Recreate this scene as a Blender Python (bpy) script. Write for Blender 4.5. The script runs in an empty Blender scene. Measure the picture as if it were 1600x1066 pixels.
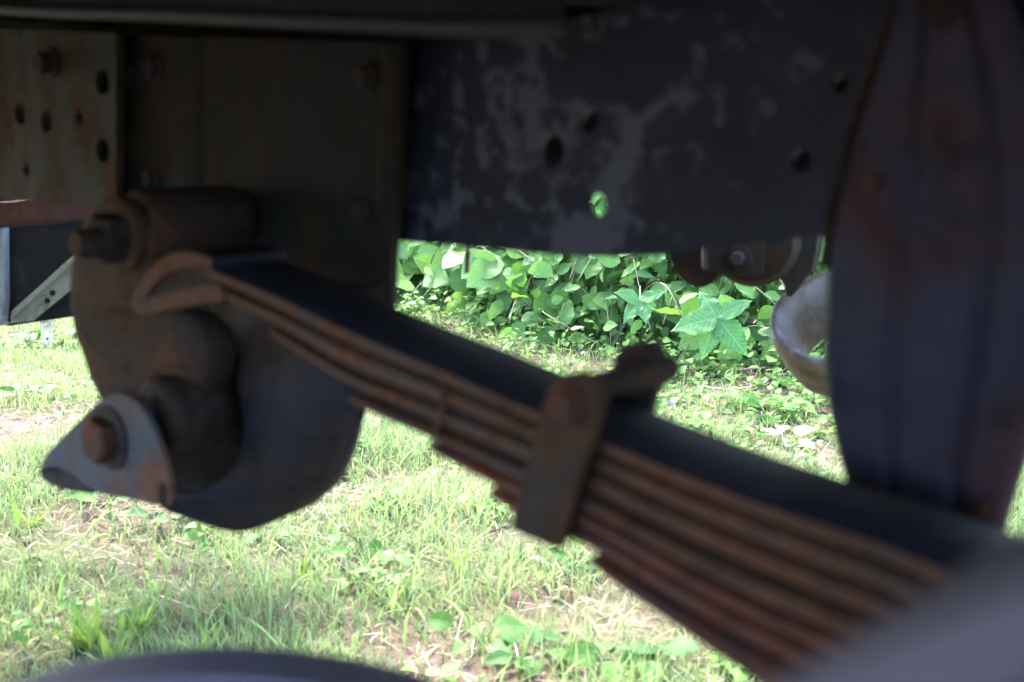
import bpy, bmesh, math, random
import numpy as np
from mathutils import Vector, Matrix, noise
from mathutils.geometry import tessellate_polygon

R = math.radians
random.seed(7)
rng = np.random.default_rng(11)
scene = bpy.context.scene
C = scene.collection

# ------------------------------------------------------------ camera, light
CAM_H = 0.715
PITCH = R(10)
FPX = 2000.0
cam_data = bpy.data.cameras.new('camera')
cam = bpy.data.objects.new('camera', cam_data)
C.objects.link(cam)
cam.location = (0, 0, CAM_H)
cam.rotation_euler = (R(90) - PITCH, 0, 0)
cam_data.sensor_width = 36
cam_data.lens = 45
cam_data.clip_start = 0.01
cam_data.clip_end = 600
cam_data.dof.use_dof = True
cam_data.dof.focus_distance = 3.2
cam_data.dof.aperture_fstop = 5.8
cam_data.dof.aperture_blades = 6
scene.camera = cam

SUN_DIR = Vector((-0.30, 0.65, 0.92)).normalized()      # towards the sun
world = bpy.data.worlds.new('World')
scene.world = world
world.use_nodes = True
wn = world.node_tree
sky = wn.nodes.new('ShaderNodeTexSky')
sky.sky_type = 'NISHITA'
sky.sun_disc = False
sky.sun_elevation = math.asin(SUN_DIR.z)
sky.sun_rotation = math.atan2(SUN_DIR.x, SUN_DIR.y)
sky.dust_density = 2.0
wn.nodes['Background'].inputs['Strength'].default_value = 0.15
wn.links.new(sky.outputs[0], wn.nodes['Background'].inputs['Color'])
sd = bpy.data.lights.new('sun', 'SUN')
sd.energy = 1.5
sd.angle = R(10)
sd.color = (1.0, 0.96, 0.9)
so = bpy.data.objects.new('sun', sd)
C.objects.link(so)
so.rotation_euler = SUN_DIR.to_track_quat('Z', 'Y').to_euler()
scene.view_settings.view_transform = 'Standard'
scene.view_settings.look = 'None'
scene.view_settings.gamma = 1
scene.view_settings.use_curve_mapping = False
scene.view_settings.exposure = 3.85
scene.cycles.use_denoising = True
scene.cycles.max_bounces = 8

# ------------------------------------------------------------ truck axes
TH = R(42)
U = Vector((math.cos(TH), -math.sin(TH), 0))     # along the truck
N = Vector((math.sin(TH), math.cos(TH), 0))      # inboard, away from the wheel well
Z = Vector((0, 0, 1))

def ray(px, py):
    a = (px - 800) / FPX
    b = -(py - 533) / FPX
    return Vector((a, math.cos(PITCH) + b * math.sin(PITCH), -math.sin(PITCH) + b * math.cos(PITCH)))

def pl(px, py, w):
    d = ray(px, py)
    return d * (w / d.dot(N)) + Vector((0, 0, CAM_H))

def dep(px, py, y):
    d = ray(px, py)
    return d * (y / d.y) + Vector((0, 0, CAM_H))

def swz(s, w, z):            # truck coordinates to world (z above the ground)
    return U * s + N * w + Z * z

# ------------------------------------------------------------ object helpers
def tag(o, label=None, cat=None, group=None, kind=None):
    if label: o['label'] = label
    if cat: o['category'] = cat
    if group: o['group'] = group
    if kind: o['kind'] = kind
    return o

WORLD_AT = {}
def thing(name, label, cat, loc, group=None):
    o = bpy.data.objects.new(name, None)
    o.empty_display_size = 0.05
    C.objects.link(o)
    o.location = loc
    WORLD_AT[o.name] = Vector(loc)
    return tag(o, label, cat, group)

def obj(name, bm, mat, parent=None, smooth=None, bevel=0.0):
    """links a bmesh (in world coordinates) as one mesh object with its origin at its own middle"""
    if len(bm.verts):
        lo = Vector([min(v.co[i] for v in bm.verts) for i in range(3)])
        hi = Vector([max(v.co[i] for v in bm.verts) for i in range(3)])
        c = (lo + hi) / 2
    else:
        c = Vector((0, 0, 0))
    bmesh.ops.translate(bm, verts=bm.verts, vec=-c)
    bmesh.ops.recalc_face_normals(bm, faces=bm.faces)
    me = bpy.data.meshes.new(name)
    bm.to_mesh(me)
    bm.free()
    me.materials.append(mat)
    if smooth is not None:
        me.polygons.foreach_set('use_smooth', [True] * len(me.polygons))
        if smooth < 180:
            me.set_sharp_from_angle(angle=R(smooth))
    o = bpy.data.objects.new(name, me)
    C.objects.link(o)
    base = Vector((0, 0, 0))
    if parent is not None:
        o.parent = parent
        base = WORLD_AT[parent.name]
    o.location = c - base
    WORLD_AT[o.name] = c
    if bevel:
        m = o.modifiers.new('bevel', 'BEVEL')
        m.width = bevel
        m.segments = 2
        m.limit_method = 'ANGLE'
        m.angle_limit = R(40)
    return o

def smooth_poly(pts, it=1):
    """Chaikin corner cutting of a closed outline"""
    for _ in range(it):
        out = []
        n = len(pts)
        for i in range(n):
            a = pts[i]; b = pts[(i + 1) % n]
            out.append((a[0] * .75 + b[0] * .25, a[1] * .75 + b[1] * .25))
            out.append((a[0] * .25 + b[0] * .75, a[1] * .25 + b[1] * .75))
        pts = out
    return pts

def add_plate(bm, loops, off):
    """loops: list of closed 3D outlines (first outer, then holes); off: thickness vector"""
    tri = tessellate_polygon(loops)
    flat = [p for l in loops for p in l]
    a = [bm.verts.new(p) for p in flat]
    b = [bm.verts.new(p + off) for p in flat]
    for t in tri:
        try:
            bm.faces.new([a[i] for i in t]); bm.faces.new([b[i] for i in reversed(t)])
        except ValueError:
            pass
    k = 0
    for l in loops:
        n = len(l)
        for i in range(n):
            j = (i + 1) % n
            try:
                bm.faces.new((a[k + i], a[k + j], b[k + j], b[k + i]))
            except ValueError:
                pass
        k += n

def plate_px(pts, w, thick, holes=(), sm=0):
    """a plate lying in the truck's long vertical plane at distance w, traced outline, real thickness inboard"""
    bm = bmesh.new()
    loops = [[pl(x, y, w) for x, y in (smooth_poly(pts, sm) if sm else pts)]]
    for (hx, hy, hr) in holes:
        c = pl(hx, hy, w)
        r = (pl(hx, hy + hr, w) - c).length
        loops.append([c + U * (r * math.cos(t)) + Z * (r * math.sin(t)) for t in [-i * 2 * math.pi / 20 for i in range(20)]])
    add_plate(bm, loops, N * thick)
    return bm

def frame_of(d):
    d = d.normalized()
    x = d.cross(Z)
    if x.length < 1e-3:
        x = d.cross(Vector((1, 0, 0)))
    x.normalize()
    return x, x.cross(d).normalized()

def add_tube(bm, pts, rad, seg=16, cap=True):
    """swept tube; rad is one radius or one per point"""
    if not hasattr(rad, '__len__'):
        rad = [rad] * len(pts)
    rings = []
    x0, y0 = frame_of(pts[1] - pts[0])
    for i, p in enumerate(pts):
        d = (pts[min(i + 1, len(pts) - 1)] - pts[max(i - 1, 0)]).normalized()
        x0 = (x0 - d * x0.dot(d)).normalized()
        y0 = d.cross(x0)
        rings.append([bm.verts.new(p + (x0 * math.cos(a) + y0 * math.sin(a)) * rad[i]) for a in [k * 2 * math.pi / seg for k in range(seg)]])
    for r1, r2 in zip(rings, rings[1:]):
        for k in range(seg):
            bm.faces.new((r1[k], r1[(k + 1) % seg], r2[(k + 1) % seg], r2[k]))
    if cap:
        bm.faces.new(rings[0]); bm.faces.new(list(reversed(rings[-1])))
    return rings

def lathe(bm, c, axis, prof, seg=24, phase=0.0, cap=True):
    """profile of (distance along axis, radius) turned about axis at c"""
    x, y = frame_of(axis)
    ax = axis.normalized()
    rings = []
    for h, r in prof:
        rings.append([bm.verts.new(c + ax * h + (x * math.cos(a) + y * math.sin(a)) * max(r, 1e-5)) for a in [phase + k * 2 * math.pi / seg for k in range(seg)]])
    for r1, r2 in zip(rings, rings[1:]):
        for k in range(seg):
            bm.faces.new((r1[k], r1[(k + 1) % seg], r2[(k + 1) % seg], r2[k]))
    if cap:
        bm.faces.new(rings[0]); bm.faces.new(list(reversed(rings[-1])))

def box(bm, o, a, b, c):
    """parallelepiped from corner o with edge vectors a, b, c"""
    v = [bm.verts.new(o + a * i + b * j + c * k) for i in (0, 1) for j in (0, 1) for k in (0, 1)]
    for f in ((0, 1, 3, 2), (4, 6, 7, 5), (0, 4, 5, 1), (2, 3, 7, 6), (0, 2, 6, 4), (1, 5, 7, 3)):
        bm.faces.new([v[i] for i in f])

def roughen(bm, amp, scale, seed=0.0):
    for v in bm.verts:
        n = noise.noise_vector(v.co * scale + Vector((seed, seed * 2, 0)))
        v.co += n * amp

def spline(pts, n=6):
    out = []
    P = [pts[0]] + list(pts) + [pts[-1]]
    for i in range(1, len(P) - 2):
        a, b, c, d = P[i - 1], P[i], P[i + 1], P[i + 2]
        for k in range(n):
            t = k / n
            out.append(0.5 * ((2 * b) + (c - a) * t + (2 * a - 5 * b + 4 * c - d) * t * t + (3 * b - a - 3 * c + d) * t ** 3))
    out.append(P[-2])
    return out

# ------------------------------------------------------------ materials
def mat_new(name):
    m = bpy.data.materials.new(name)
    m.use_nodes = True
    nt = m.node_tree
    return m, nt, nt.nodes['Principled BSDF']

def nd(nt, t, **kw):
    n = nt.nodes.new(t)
    for k, v in kw.items():
        setattr(n, k, v)
    return n

def noise_n(nt, scale, detail=6, rough=0.6, coord='Object', dist=0.0, stretch=None):
    tc = nd(nt, 'ShaderNodeTexCoord')
    n = nd(nt, 'ShaderNodeTexNoise')
    n.inputs['Scale'].default_value = scale
    n.inputs['Detail'].default_value = detail
    n.inputs['Roughness'].default_value = rough
    n.inputs['Distortion'].default_value = dist
    if stretch:
        mp = nd(nt, 'ShaderNodeMapping')
        mp.inputs['Scale'].default_value = stretch
        nt.links.new(tc.outputs[coord], mp.inputs['Vector'])
        nt.links.new(mp.outputs[0], n.inputs['Vector'])
    else:
        nt.links.new(tc.outputs[coord], n.inputs['Vector'])
    return n.outputs['Fac']

def ramp(nt, src, stops):
    r = nd(nt, 'ShaderNodeValToRGB')
    e = r.color_ramp.elements
    e[0].position, e[0].color = stops[0][0], (*stops[0][1], 1)
    e[1].position, e[1].color = stops[1][0], (*stops[1][1], 1)
    for p, c in stops[2:]:
        q = e.new(p); q.color = (*c, 1)
    nt.links.new(src, r.inputs[0])
    return r.outputs[0]

def mixc(nt, fac, a, b, mode='MIX'):
    m = nd(nt, 'ShaderNodeMix', data_type='RGBA', blend_type=mode)
    for s, v in ((m.inputs[0], fac), (m.inputs[6], a), (m.inputs[7], b)):
        if isinstance(v, (int, float)): s.default_value = v
        elif isinstance(v, tuple): s.default_value = (*v, 1)
        else: nt.links.new(v, s)
    return m.outputs[2]

def bump(nt, bsdf, h, strength=0.4, dist=0.002):
    b = nd(nt, 'ShaderNodeBump')
    b.inputs['Strength'].default_value = strength
    b.inputs['Distance'].default_value = dist
    nt.links.new(h, b.inputs['Height'])
    nt.links.new(b.outputs[0], bsdf.inputs['Normal'])

def g(v): return (v, v, v)

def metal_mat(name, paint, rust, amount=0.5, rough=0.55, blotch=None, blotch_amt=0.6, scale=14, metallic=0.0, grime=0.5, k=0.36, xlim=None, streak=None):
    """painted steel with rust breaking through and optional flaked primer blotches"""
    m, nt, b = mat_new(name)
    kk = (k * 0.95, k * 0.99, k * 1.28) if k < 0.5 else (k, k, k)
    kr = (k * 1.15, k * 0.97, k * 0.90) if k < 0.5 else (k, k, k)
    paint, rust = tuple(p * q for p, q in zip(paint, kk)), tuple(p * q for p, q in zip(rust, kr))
    if blotch: blotch = tuple(p * q for p, q in zip(blotch, kk))
    n1 = noise_n(nt, scale, 8, 0.65, dist=0.4, stretch=streak)
    n2 = noise_n(nt, scale * 5, 6, 0.7)
    n3 = noise_n(nt, scale * 22, 3, 0.6)
    mask = ramp(nt, n1, [(amount - 0.08, g(0)), (amount + 0.10, g(1))])
    mask2 = ramp(nt, n2, [(0.35, g(0.55)), (0.7, g(1))])
    rustc = ramp(nt, n2, [(0.3, tuple(c * 0.55 for c in rust)), (0.7, tuple(min(1, c * 1.3) for c in rust))])
    paintc = mixc(nt, grime, paint, mixc(nt, mask2, tuple(c * 0.6 for c in paint), tuple(c * 1.25 for c in paint)))
    col = mixc(nt, mask, rustc, paintc)
    n4 = noise_n(nt, scale * 2.2, 5, 0.7, dist=0.8)
    col = mixc(nt, ramp(nt, n4, [(0.54, g(0)), (0.72, g(0.55 * grime * 2))]), col, tuple(min(0.12 * q, 2.2 * p + 0.01) for q, p in zip(kk, paint)))     # dust film
    col = mixc(nt, ramp(nt, n4, [(0.28, g(0.75)), (0.46, g(0))]), col, tuple(c * 0.25 for c in paint))             # grease
    if blotch:
        v = noise_n(nt, 62, 4, 0.55, dist=0.2)
        reg = noise_n(nt, 10, 3, 0.5)
        add = nd(nt, 'ShaderNodeMath', operation='MULTIPLY_ADD')
        nt.links.new(reg, add.inputs[0]); add.inputs[1].default_value = 0.7
        nt.links.new(v, add.inputs[2])
        src = add.outputs[0]
        if xlim:                                        # the flaking is heavy at one end of the rail only
            tcx = nd(nt, 'ShaderNodeTexCoord'); spx = nd(nt, 'ShaderNodeSeparateXYZ')
            nt.links.new(tcx.outputs['Object'], spx.inputs[0])
            mrx = nd(nt, 'ShaderNodeMapRange')
            nt.links.new(spx.outputs[0], mrx.inputs[0])
            mrx.inputs[1].default_value, mrx.inputs[2].default_value = xlim
            mrx.inputs[3].default_value, mrx.inputs[4].default_value = 0.0, -0.22
            sx = nd(nt, 'ShaderNodeMath', operation='ADD')
            nt.links.new(src, sx.inputs[0]); nt.links.new(mrx.outputs[0], sx.inputs[1])
            src = sx.outputs[0]
        bm_ = ramp(nt, src, [(blotch_amt + 0.23, g(0)), (blotch_amt + 0.33, g(1))])
        col = mixc(nt, bm_, col, mixc(nt, n2, tuple(c * .8 for c in blotch), tuple(c * 1.15 for c in blotch)))
    nt.links.new(col, b.inputs['Base Color'])
    rr = ramp(nt, mask, [(0, g(0.85)), (1, g(rough))])
    nt.links.new(rr, b.inputs['Roughness'])
    b.inputs['Metallic'].default_value = metallic
    b.inputs['Specular IOR Level'].default_value = 0.14 if k < 0.5 else 0.4
    h = nd(nt, 'ShaderNodeMath', operation='ADD')
    nt.links.new(n2, h.inputs[0]); nt.links.new(n3, h.inputs[1])
    bump(nt, b, h.outputs[0], 0.5, 0.0012)
    return m

RUST = (0.20, 0.085, 0.045)
M = {}
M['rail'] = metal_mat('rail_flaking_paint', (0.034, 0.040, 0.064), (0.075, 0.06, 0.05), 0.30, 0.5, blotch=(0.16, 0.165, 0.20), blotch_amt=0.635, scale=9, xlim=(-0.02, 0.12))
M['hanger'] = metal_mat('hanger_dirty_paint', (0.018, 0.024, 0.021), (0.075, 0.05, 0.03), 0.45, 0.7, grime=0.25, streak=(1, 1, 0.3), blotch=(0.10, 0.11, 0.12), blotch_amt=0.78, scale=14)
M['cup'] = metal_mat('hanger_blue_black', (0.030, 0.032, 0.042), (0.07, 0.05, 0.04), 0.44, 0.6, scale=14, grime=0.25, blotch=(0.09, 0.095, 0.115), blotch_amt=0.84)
M['perf'] = metal_mat('olive_dirt_and_bounce', (0.050, 0.053, 0.032), (0.13, 0.07, 0.035), 0.465, 0.65, scale=22, streak=(1, 1, 0.3))
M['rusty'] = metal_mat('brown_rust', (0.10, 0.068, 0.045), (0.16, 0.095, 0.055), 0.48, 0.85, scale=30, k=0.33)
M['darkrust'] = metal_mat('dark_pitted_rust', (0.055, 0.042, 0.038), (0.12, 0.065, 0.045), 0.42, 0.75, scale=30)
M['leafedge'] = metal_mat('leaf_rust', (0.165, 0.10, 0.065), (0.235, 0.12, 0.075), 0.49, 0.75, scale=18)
M['redleaf'] = metal_mat('rust_with_warm_bounce', (0.24, 0.10, 0.066), (0.32, 0.135, 0.085), 0.5, 0.75, scale=18)  # rust of the lower leaves, reddened to carry warm bounce from the grass
M['leaftop'] = metal_mat('leaf_top_black', (0.030, 0.033, 0.056), (0.06, 0.045, 0.05), 0.28, 0.8, scale=12)
M['greyplate'] = metal_mat('grey_blue_paint', (0.105, 0.125, 0.145), (0.22, 0.12, 0.08), 0.46, 0.5, scale=16)
M['column'] = metal_mat('column_paint', (0.062, 0.066, 0.105), (0.13, 0.058, 0.062), 0.44, 0.6, blotch=(0.17, 0.19, 0.26), blotch_amt=0.775, scale=9)
M['bolt'] = metal_mat('bolt_rust', (0.12, 0.07, 0.05), (0.22, 0.10, 0.06), 0.5, 0.8, scale=40)
M['black'] = metal_mat('black_underbody', (0.018, 0.019, 0.020), (0.04, 0.03, 0.025), 0.3, 0.6, scale=8)
M['pit'] = metal_mat('cavity_shade_black', (0.008, 0.008, 0.009), (0.015, 0.012, 0.010), 0.3, 0.9, scale=10, k=0.2)
M['greyband'] = metal_mat('lip_highlight_grey', (0.075, 0.078, 0.075), (0.08, 0.05, 0.04), 0.3, 0.5, scale=8)
M['redbeam'] = metal_mat('red_oxide_beam', (0.15, 0.065, 0.045), (0.20, 0.09, 0.05), 0.45, 0.7, scale=20)
M['casing'] = metal_mat('oily_casing', (0.055, 0.045, 0.024), (0.12, 0.065, 0.03), 0.46, 0.8, scale=26, k=0.17)
M['white'] = metal_mat('white_glint', (0.75, 0.75, 0.78), (0.3, 0.2, 0.15), 0.25, 0.3, scale=20, k=1)
M['zinc'] = metal_mat('zinc_chain', (0.8, 0.82, 0.85), (0.6, 0.6, 0.62), 0.3, 0.25, scale=60, metallic=0.0, k=1)
M['greystrip'] = metal_mat('weathered_strip', (0.20, 0.205, 0.17), (0.12, 0.11, 0.09), 0.40, 0.8, scale=20, k=0.8)
M['pipe'] = metal_mat('mottled_pipe', (0.17, 0.145, 0.13), (0.11, 0.075, 0.05), 0.52, 0.5, scale=13, k=0.75)
M['post'] = metal_mat('grey_post', (0.20, 0.22, 0.26), (0.3, 0.3, 0.32), 0.35, 0.5, scale=30, k=0.8)

def rubber(nm, k):
    m, nt, b = mat_new(nm)
    n1 = noise_n(nt, 9, 6, 0.6)
    n2 = noise_n(nt, 160, 4, 0.6)
    col = ramp(nt, n1, [(0.3, (0.038 * k, 0.034 * k, 0.054 * k)), (0.7, (0.080 * k, 0.072 * k, 0.112 * k))])
    nt.links.new(col, b.inputs['Base Color'])
    b.inputs['Roughness'].default_value = 0.75
    bump(nt, b, n2, 0.4, 0.001)
    return m
M['rubber'] = rubber('dusty_rubber', 1.15)
M['dusty'] = rubber('grey_dusty_rubber', 1.9)

def leaf_mat(name, base, vein, trans, rough=0.5, var=0.38, use_uv=True):
    """leaf: diffuse + translucent, light midrib and side veins, tint varies per leaf"""
    m, nt, b = mat_new(name)
    out = nt.nodes['Material Output']
    at = nd(nt, 'ShaderNodeAttribute', attribute_name='tint')
    oi = nd(nt, 'ShaderNodeObjectInfo')
    n1 = noise_n(nt, 30, 4, 0.6)
    hs = nd(nt, 'ShaderNodeHueSaturation')
    mr = nd(nt, 'ShaderNodeMapRange')
    nt.links.new(oi.outputs['Random'], mr.inputs[0])
    mr.inputs[3].default_value = 1 - var; mr.inputs[4].default_value = 1 + var
    nt.links.new(mr.outputs[0], hs.inputs['Value'])
    mh = nd(nt, 'ShaderNodeMapRange')
    nt.links.new(oi.outputs['Random'], mh.inputs[0])
    mh.inputs[3].default_value = 0.515; mh.inputs[4].default_value = 0.485
    nt.links.new(mh.outputs[0], hs.inputs['Hue'])
    c0 = mixc(nt, n1, tuple(c * 0.8 for c in base), tuple(c * 1.2 for c in base))
    if use_uv:
        uv = nd(nt, 'ShaderNodeUVMap')
        sp = nd(nt, 'ShaderNodeSeparateXYZ')
        nt.links.new(uv.outputs[0], sp.inputs[0])
        ab = nd(nt, 'ShaderNodeMath', operation='ABSOLUTE')
        nt.links.new(sp.outputs[0], ab.inputs[0])
        mid = ramp(nt, ab.outputs[0], [(0.0, g(1)), (0.06, g(0))])
        ma = nd(nt, 'ShaderNodeMath', operation='MULTIPLY_ADD')       # v*7 - |u|*3.2
        nt.links.new(ab.outputs[0], ma.inputs[0]); ma.inputs[1].default_value = -2.6
        mv = nd(nt, 'ShaderNodeMath', operation='MULTIPLY')
        nt.links.new(sp.outputs[1], mv.inputs[0]); mv.inputs[1].default_value = 8
        nt.links.new(mv.outputs[0], ma.inputs[2])
        fr = nd(nt, 'ShaderNodeMath', operation='FRACT')
        nt.links.new(ma.outputs[0], fr.inputs[0])
        side = ramp(nt, fr.outputs[0], [(0.0, g(0.55)), (0.16, g(0)), (0.86, g(0)), (1.0, g(0.55))])
        vm = nd(nt, 'ShaderNodeMath', operation='MAXIMUM')
        nt.links.new(mid, vm.inputs[0]); nt.links.new(side, vm.inputs[1])
        c0 = mixc(nt, vm.outputs[0], c0, vein)
        bump(nt, b, vm.outputs[0], 0.35, 0.001)
    nt.links.new(c0, hs.inputs['Color'])
    nt.links.new(hs.outputs[0], b.inputs['Base Color'])
    b.inputs['Roughness'].default_value = rough
    b.inputs['Specular IOR Level'].default_value = 0.13
    tr = nd(nt, 'ShaderNodeBsdfTranslucent')
    tc = mixc(nt, 1.0, hs.outputs[0], (1.0, 1.15, 0.5), 'MULTIPLY')
    nt.links.new(tc, tr.inputs['Color'])
    mx = nd(nt, 'ShaderNodeMixShader')
    mx.inputs[0].default_value = trans
    nt.links.new(b.outputs[0], mx.inputs[1]); nt.links.new(tr.outputs[0], mx.inputs[2])
    nt.links.new(mx.outputs[0], out.inputs['Surface'])
    return m

def attr_mat(name, trans=0.3, rough=0.6, spec=0.13):
    m, nt, b = mat_new(name)
    out = nt.nodes['Material Output']
    at = nd(nt, 'ShaderNodeAttribute', attribute_name='tint')
    nt.links.new(at.outputs['Color'], b.inputs['Base Color'])
    b.inputs['Roughness'].default_value = rough
    b.inputs['Specular IOR Level'].default_value = spec
    tr = nd(nt, 'ShaderNodeBsdfTranslucent')
    nt.links.new(at.outputs['Color'], tr.inputs['Color'])
    mx = nd(nt, 'ShaderNodeMixShader')
    mx.inputs[0].default_value = trans
    nt.links.new(b.outputs[0], mx.inputs[1]); nt.links.new(tr.outputs[0], mx.inputs[2])
    nt.links.new(mx.outputs[0], out.inputs['Surface'])
    return m

M['leaf'] = leaf_mat('vine_leaf', (0.105, 0.215, 0.060), (0.17, 0.29, 0.11), 0.32)
M['leafpale'] = leaf_mat('pale_vine_leaf', (0.135, 0.245, 0.080), (0.19, 0.31, 0.13), 0.30)
M['creeper'] = leaf_mat('creeper_leaf', (0.070, 0.175, 0.062), (0.15, 0.28, 0.11), 0.25, var=0.12)
M['weed'] = leaf_mat('weed_leaf', (0.055, 0.135, 0.026), (0.08, 0.17, 0.04), 0.35)
M['lime'] = leaf_mat('lime_blade', (0.22, 0.31, 0.09), (0.27, 0.36, 0.13), 0.35, var=0.2)
M['cream'] = leaf_mat('cream_leaf', (0.45, 0.50, 0.26), (0.5, 0.55, 0.32), 0.3, var=0.1)
M['mass'] = attr_mat('leaf_mass')
M['grass'] = attr_mat('grass_blade', 0.35, 0.5)
M['litter'] = attr_mat('dead_litter', 0.1, 0.8, 0.15)

def stem_m():
    m, nt, b = mat_new('stem')
    n1 = noise_n(nt, 60, 4)
    nt.links.new(ramp(nt, n1, [(0.3, (0.06, 0.09, 0.03)), (0.7, (0.12, 0.12, 0.06))]), b.inputs['Base Color'])
    b.inputs['Roughness'].default_value = 0.7
    return m
M['stem'] = stem_m()
def twig_m(c1, c2, nm):
    m, nt, b = mat_new(nm)
    n1 = noise_n(nt, 80, 5)
    nt.links.new(ramp(nt, n1, [(0.3, c1), (0.7, c2)]), b.inputs['Base Color'])
    b.inputs['Roughness'].default_value = 0.85
    return m
M['twig'] = twig_m((0.30, 0.20, 0.16), (0.50, 0.38, 0.32), 'dry_twig')
M['bark'] = twig_m((0.06, 0.045, 0.03), (0.13, 0.10, 0.075), 'bark')

def soil_m():
    m, nt, b = mat_new('soil')
    n1 = noise_n(nt, 1.8, 8, 0.65)
    n2 = noise_n(nt, 28, 8, 0.7)
    n3 = noise_n(nt, 160, 4, 0.7)
    a = ramp(nt, n2, [(0.3, (0.085, 0.055, 0.042)), (0.55, (0.19, 0.13, 0.105)), (0.75, (0.30, 0.225, 0.19))])
    c = ramp(nt, n2, [(0.3, (0.07, 0.08, 0.035)), (0.7, (0.18, 0.20, 0.09))])
    nt.links.new(mixc(nt, ramp(nt, n1, [(0.42, g(0)), (0.62, g(1))]), a, c), b.inputs['Base Color'])
    b.inputs['Roughness'].default_value = 0.95
    b.inputs['Specular IOR Level'].default_value = 0.1
    h = nd(nt, 'ShaderNodeMath', operation='ADD')
    nt.links.new(n2, h.inputs[0]); nt.links.new(n3, h.inputs[1])
    bump(nt, b, h.outputs[0], 0.9, 0.02)
    return m
M['soil'] = soil_m()

# ------------------------------------------------------------ ground
def gz(x, y):
    return 0.022 * noise.noise(Vector((x * 1.3, y * 1.3, 2.1))) + 0.009 * noise.noise(Vector((x * 6, y * 6, 7.7)))

def make_ground():
    xs = np.concatenate([[-300, -100, -40, -15, -7], np.linspace(-4, 4, 161), [7, 15, 40, 100, 300]])
    ys = np.concatenate([[-300, -100, -30, -8, -3], np.linspace(-1, 7, 161), [10, 18, 40, 100, 300]])
    bm = bmesh.new()
    vs = [[bm.verts.new((x, y, gz(x, y) if (abs(x) <= 4 and -1 <= y <= 7) else 0.0)) for x in xs] for y in ys]
    for j in range(len(ys) - 1):
        for i in range(len(xs) - 1):
            bm.faces.new((vs[j][i], vs[j][i + 1], vs[j + 1][i + 1], vs[j + 1][i]))
    o = obj('ground', bm, M['soil'], smooth=180)
    tag(o, kind='structure')
make_ground()

# ------------------------------------------------------------ truck frame
frame = thing('old_truck', 'old truck seen from its wheel well, dark rusty frame rail and brackets', 'truck', swz(-0.45, 0.66, 0.62))

# frame rail: web with round holes, top and bottom flanges
rail_out = [(560, 62), (700, 50), (860, 38), (960, 14), (1060, -30), (1200, -70), (1420, -110), (1700, -150),
            (1700, 300), (1500, 338), (1400, 352), (1290, 368), (1180, 380), (1090, 391), (1020, 399), (955, 402), (880, 399), (800, 392), (720, 384), (615, 376), (560, 370)]
rail_holes = [(862, 235, 26), (922, 190, 17), (931, 321, 20), (1251, 252, 19), (1313, 132, 15)]
W_RAIL = 0.63
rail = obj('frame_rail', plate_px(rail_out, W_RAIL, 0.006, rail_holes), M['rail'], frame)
bm = bmesh.new()
bot = [pl(x, y, W_RAIL) for x, y in rail_out[8:][1:]][:]
bot = [pl(x, y, W_RAIL) for x, y in rail_out[9:]]
for a, b in zip(bot, bot[1:]):                       # bottom flange turned inboard
    box(bm, a + N * 0.0065 + Z * 0.0002, b - a, N * 0.045, Z * 0.006)
obj('bottom_flange', bm, M['rail'], rail)
bm = bmesh.new()
top = [pl(x, y, W_RAIL) for x, y in rail_out[:8]]
for a, b in zip(top, top[1:]):
    box(bm, a + N * 0.0065 - Z * 0.0062, b - a, N * 0.045, Z * 0.006)
obj('top_flange', bm, M['rail'], rail)

# hanger plate bolted over the rail, its lower end forming the cupped spring bracket
hang = [(150, 54), (300, 57), (460, 62), (628, 66), (624, 200), (616, 330), (610, 400), (608, 470), (588, 560), (560, 640),
        (543, 700), (505, 762), (445, 803), (405, 818), (366, 822), (330, 812), (300, 790), (262, 740), (232, 660), (205, 560), (180, 470), (150, 410)]
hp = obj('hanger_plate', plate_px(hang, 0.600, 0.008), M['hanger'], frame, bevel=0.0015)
# raised pressed ridge beside the perforated plate and along the right edge
def ridge(x0, x1, y0, y1, w, h, mat, name, parent, x0b=None, x1b=None):
    bm = bmesh.new()
    n = 10
    x0b = x0 if x0b is None else x0b; x1b = x1 if x1b is None else x1b
    rows = []
    for j in range(12):
        v = j / 11
        row = []
        for i in range(n + 1):
            t = i / n
            xa = x0 + (x1 - x0) * t; xb = x0b + (x1b - x0b) * t
            p = pl(xa + (xb - xa) * v, y0 + (y1 - y0) * v, w)
            row.append(bm.verts.new(p - N * (h * math.sin(math.pi * t) ** 0.7 + 0.0003)))
        rows.append(row)
    for r1, r2 in zip(rows, rows[1:]):
        for i in range(n):
            bm.faces.new((r1[i], r1[i + 1], r2[i + 1], r2[i]))
    return obj(name, bm, mat, parent, smooth=180)
ridge(262, 318, 60, 400, 0.600, 0.0035, M['hanger'], 'pressed_ridge', hp)
ridge(596, 624, 74, 380, 0.600, 0.004, M['hanger'], 'edge_ridge', hp, 588, 608)

def bolt(px, py, w, rpx, parent, mat=None, h=0.012, hexa=True, washer=True, name='bolt'):
    c = pl(px, py, w)
    r = (pl(px, py + rpx, w) - c).length
    bm = bmesh.new()
    lathe(bm, c, -N, [(0.0, r), (h * 0.85, r), (h, r * 0.82)], 6 if hexa else 20, 0.3)
    if washer:
        lathe(bm, c, -N, [(-0.001, r * 1.42), (0.0022, r * 1.42), (0.003, r * 1.3)], 24)
    return obj(name, bm, mat or M['bolt'], parent, smooth=30)
bolt(243, 104, 0.600, 17, hp, M['darkrust'], h=0.008)
bolt(575, 120, 0.600, 17, hp, M['darkrust'], h=0.008)
bolt(240, 278, 0.600, 15, hp, M['darkrust'], h=0.008)
bolt(566, 330, 0.600, 14, hp, M['darkrust'], h=0.006)

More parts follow.
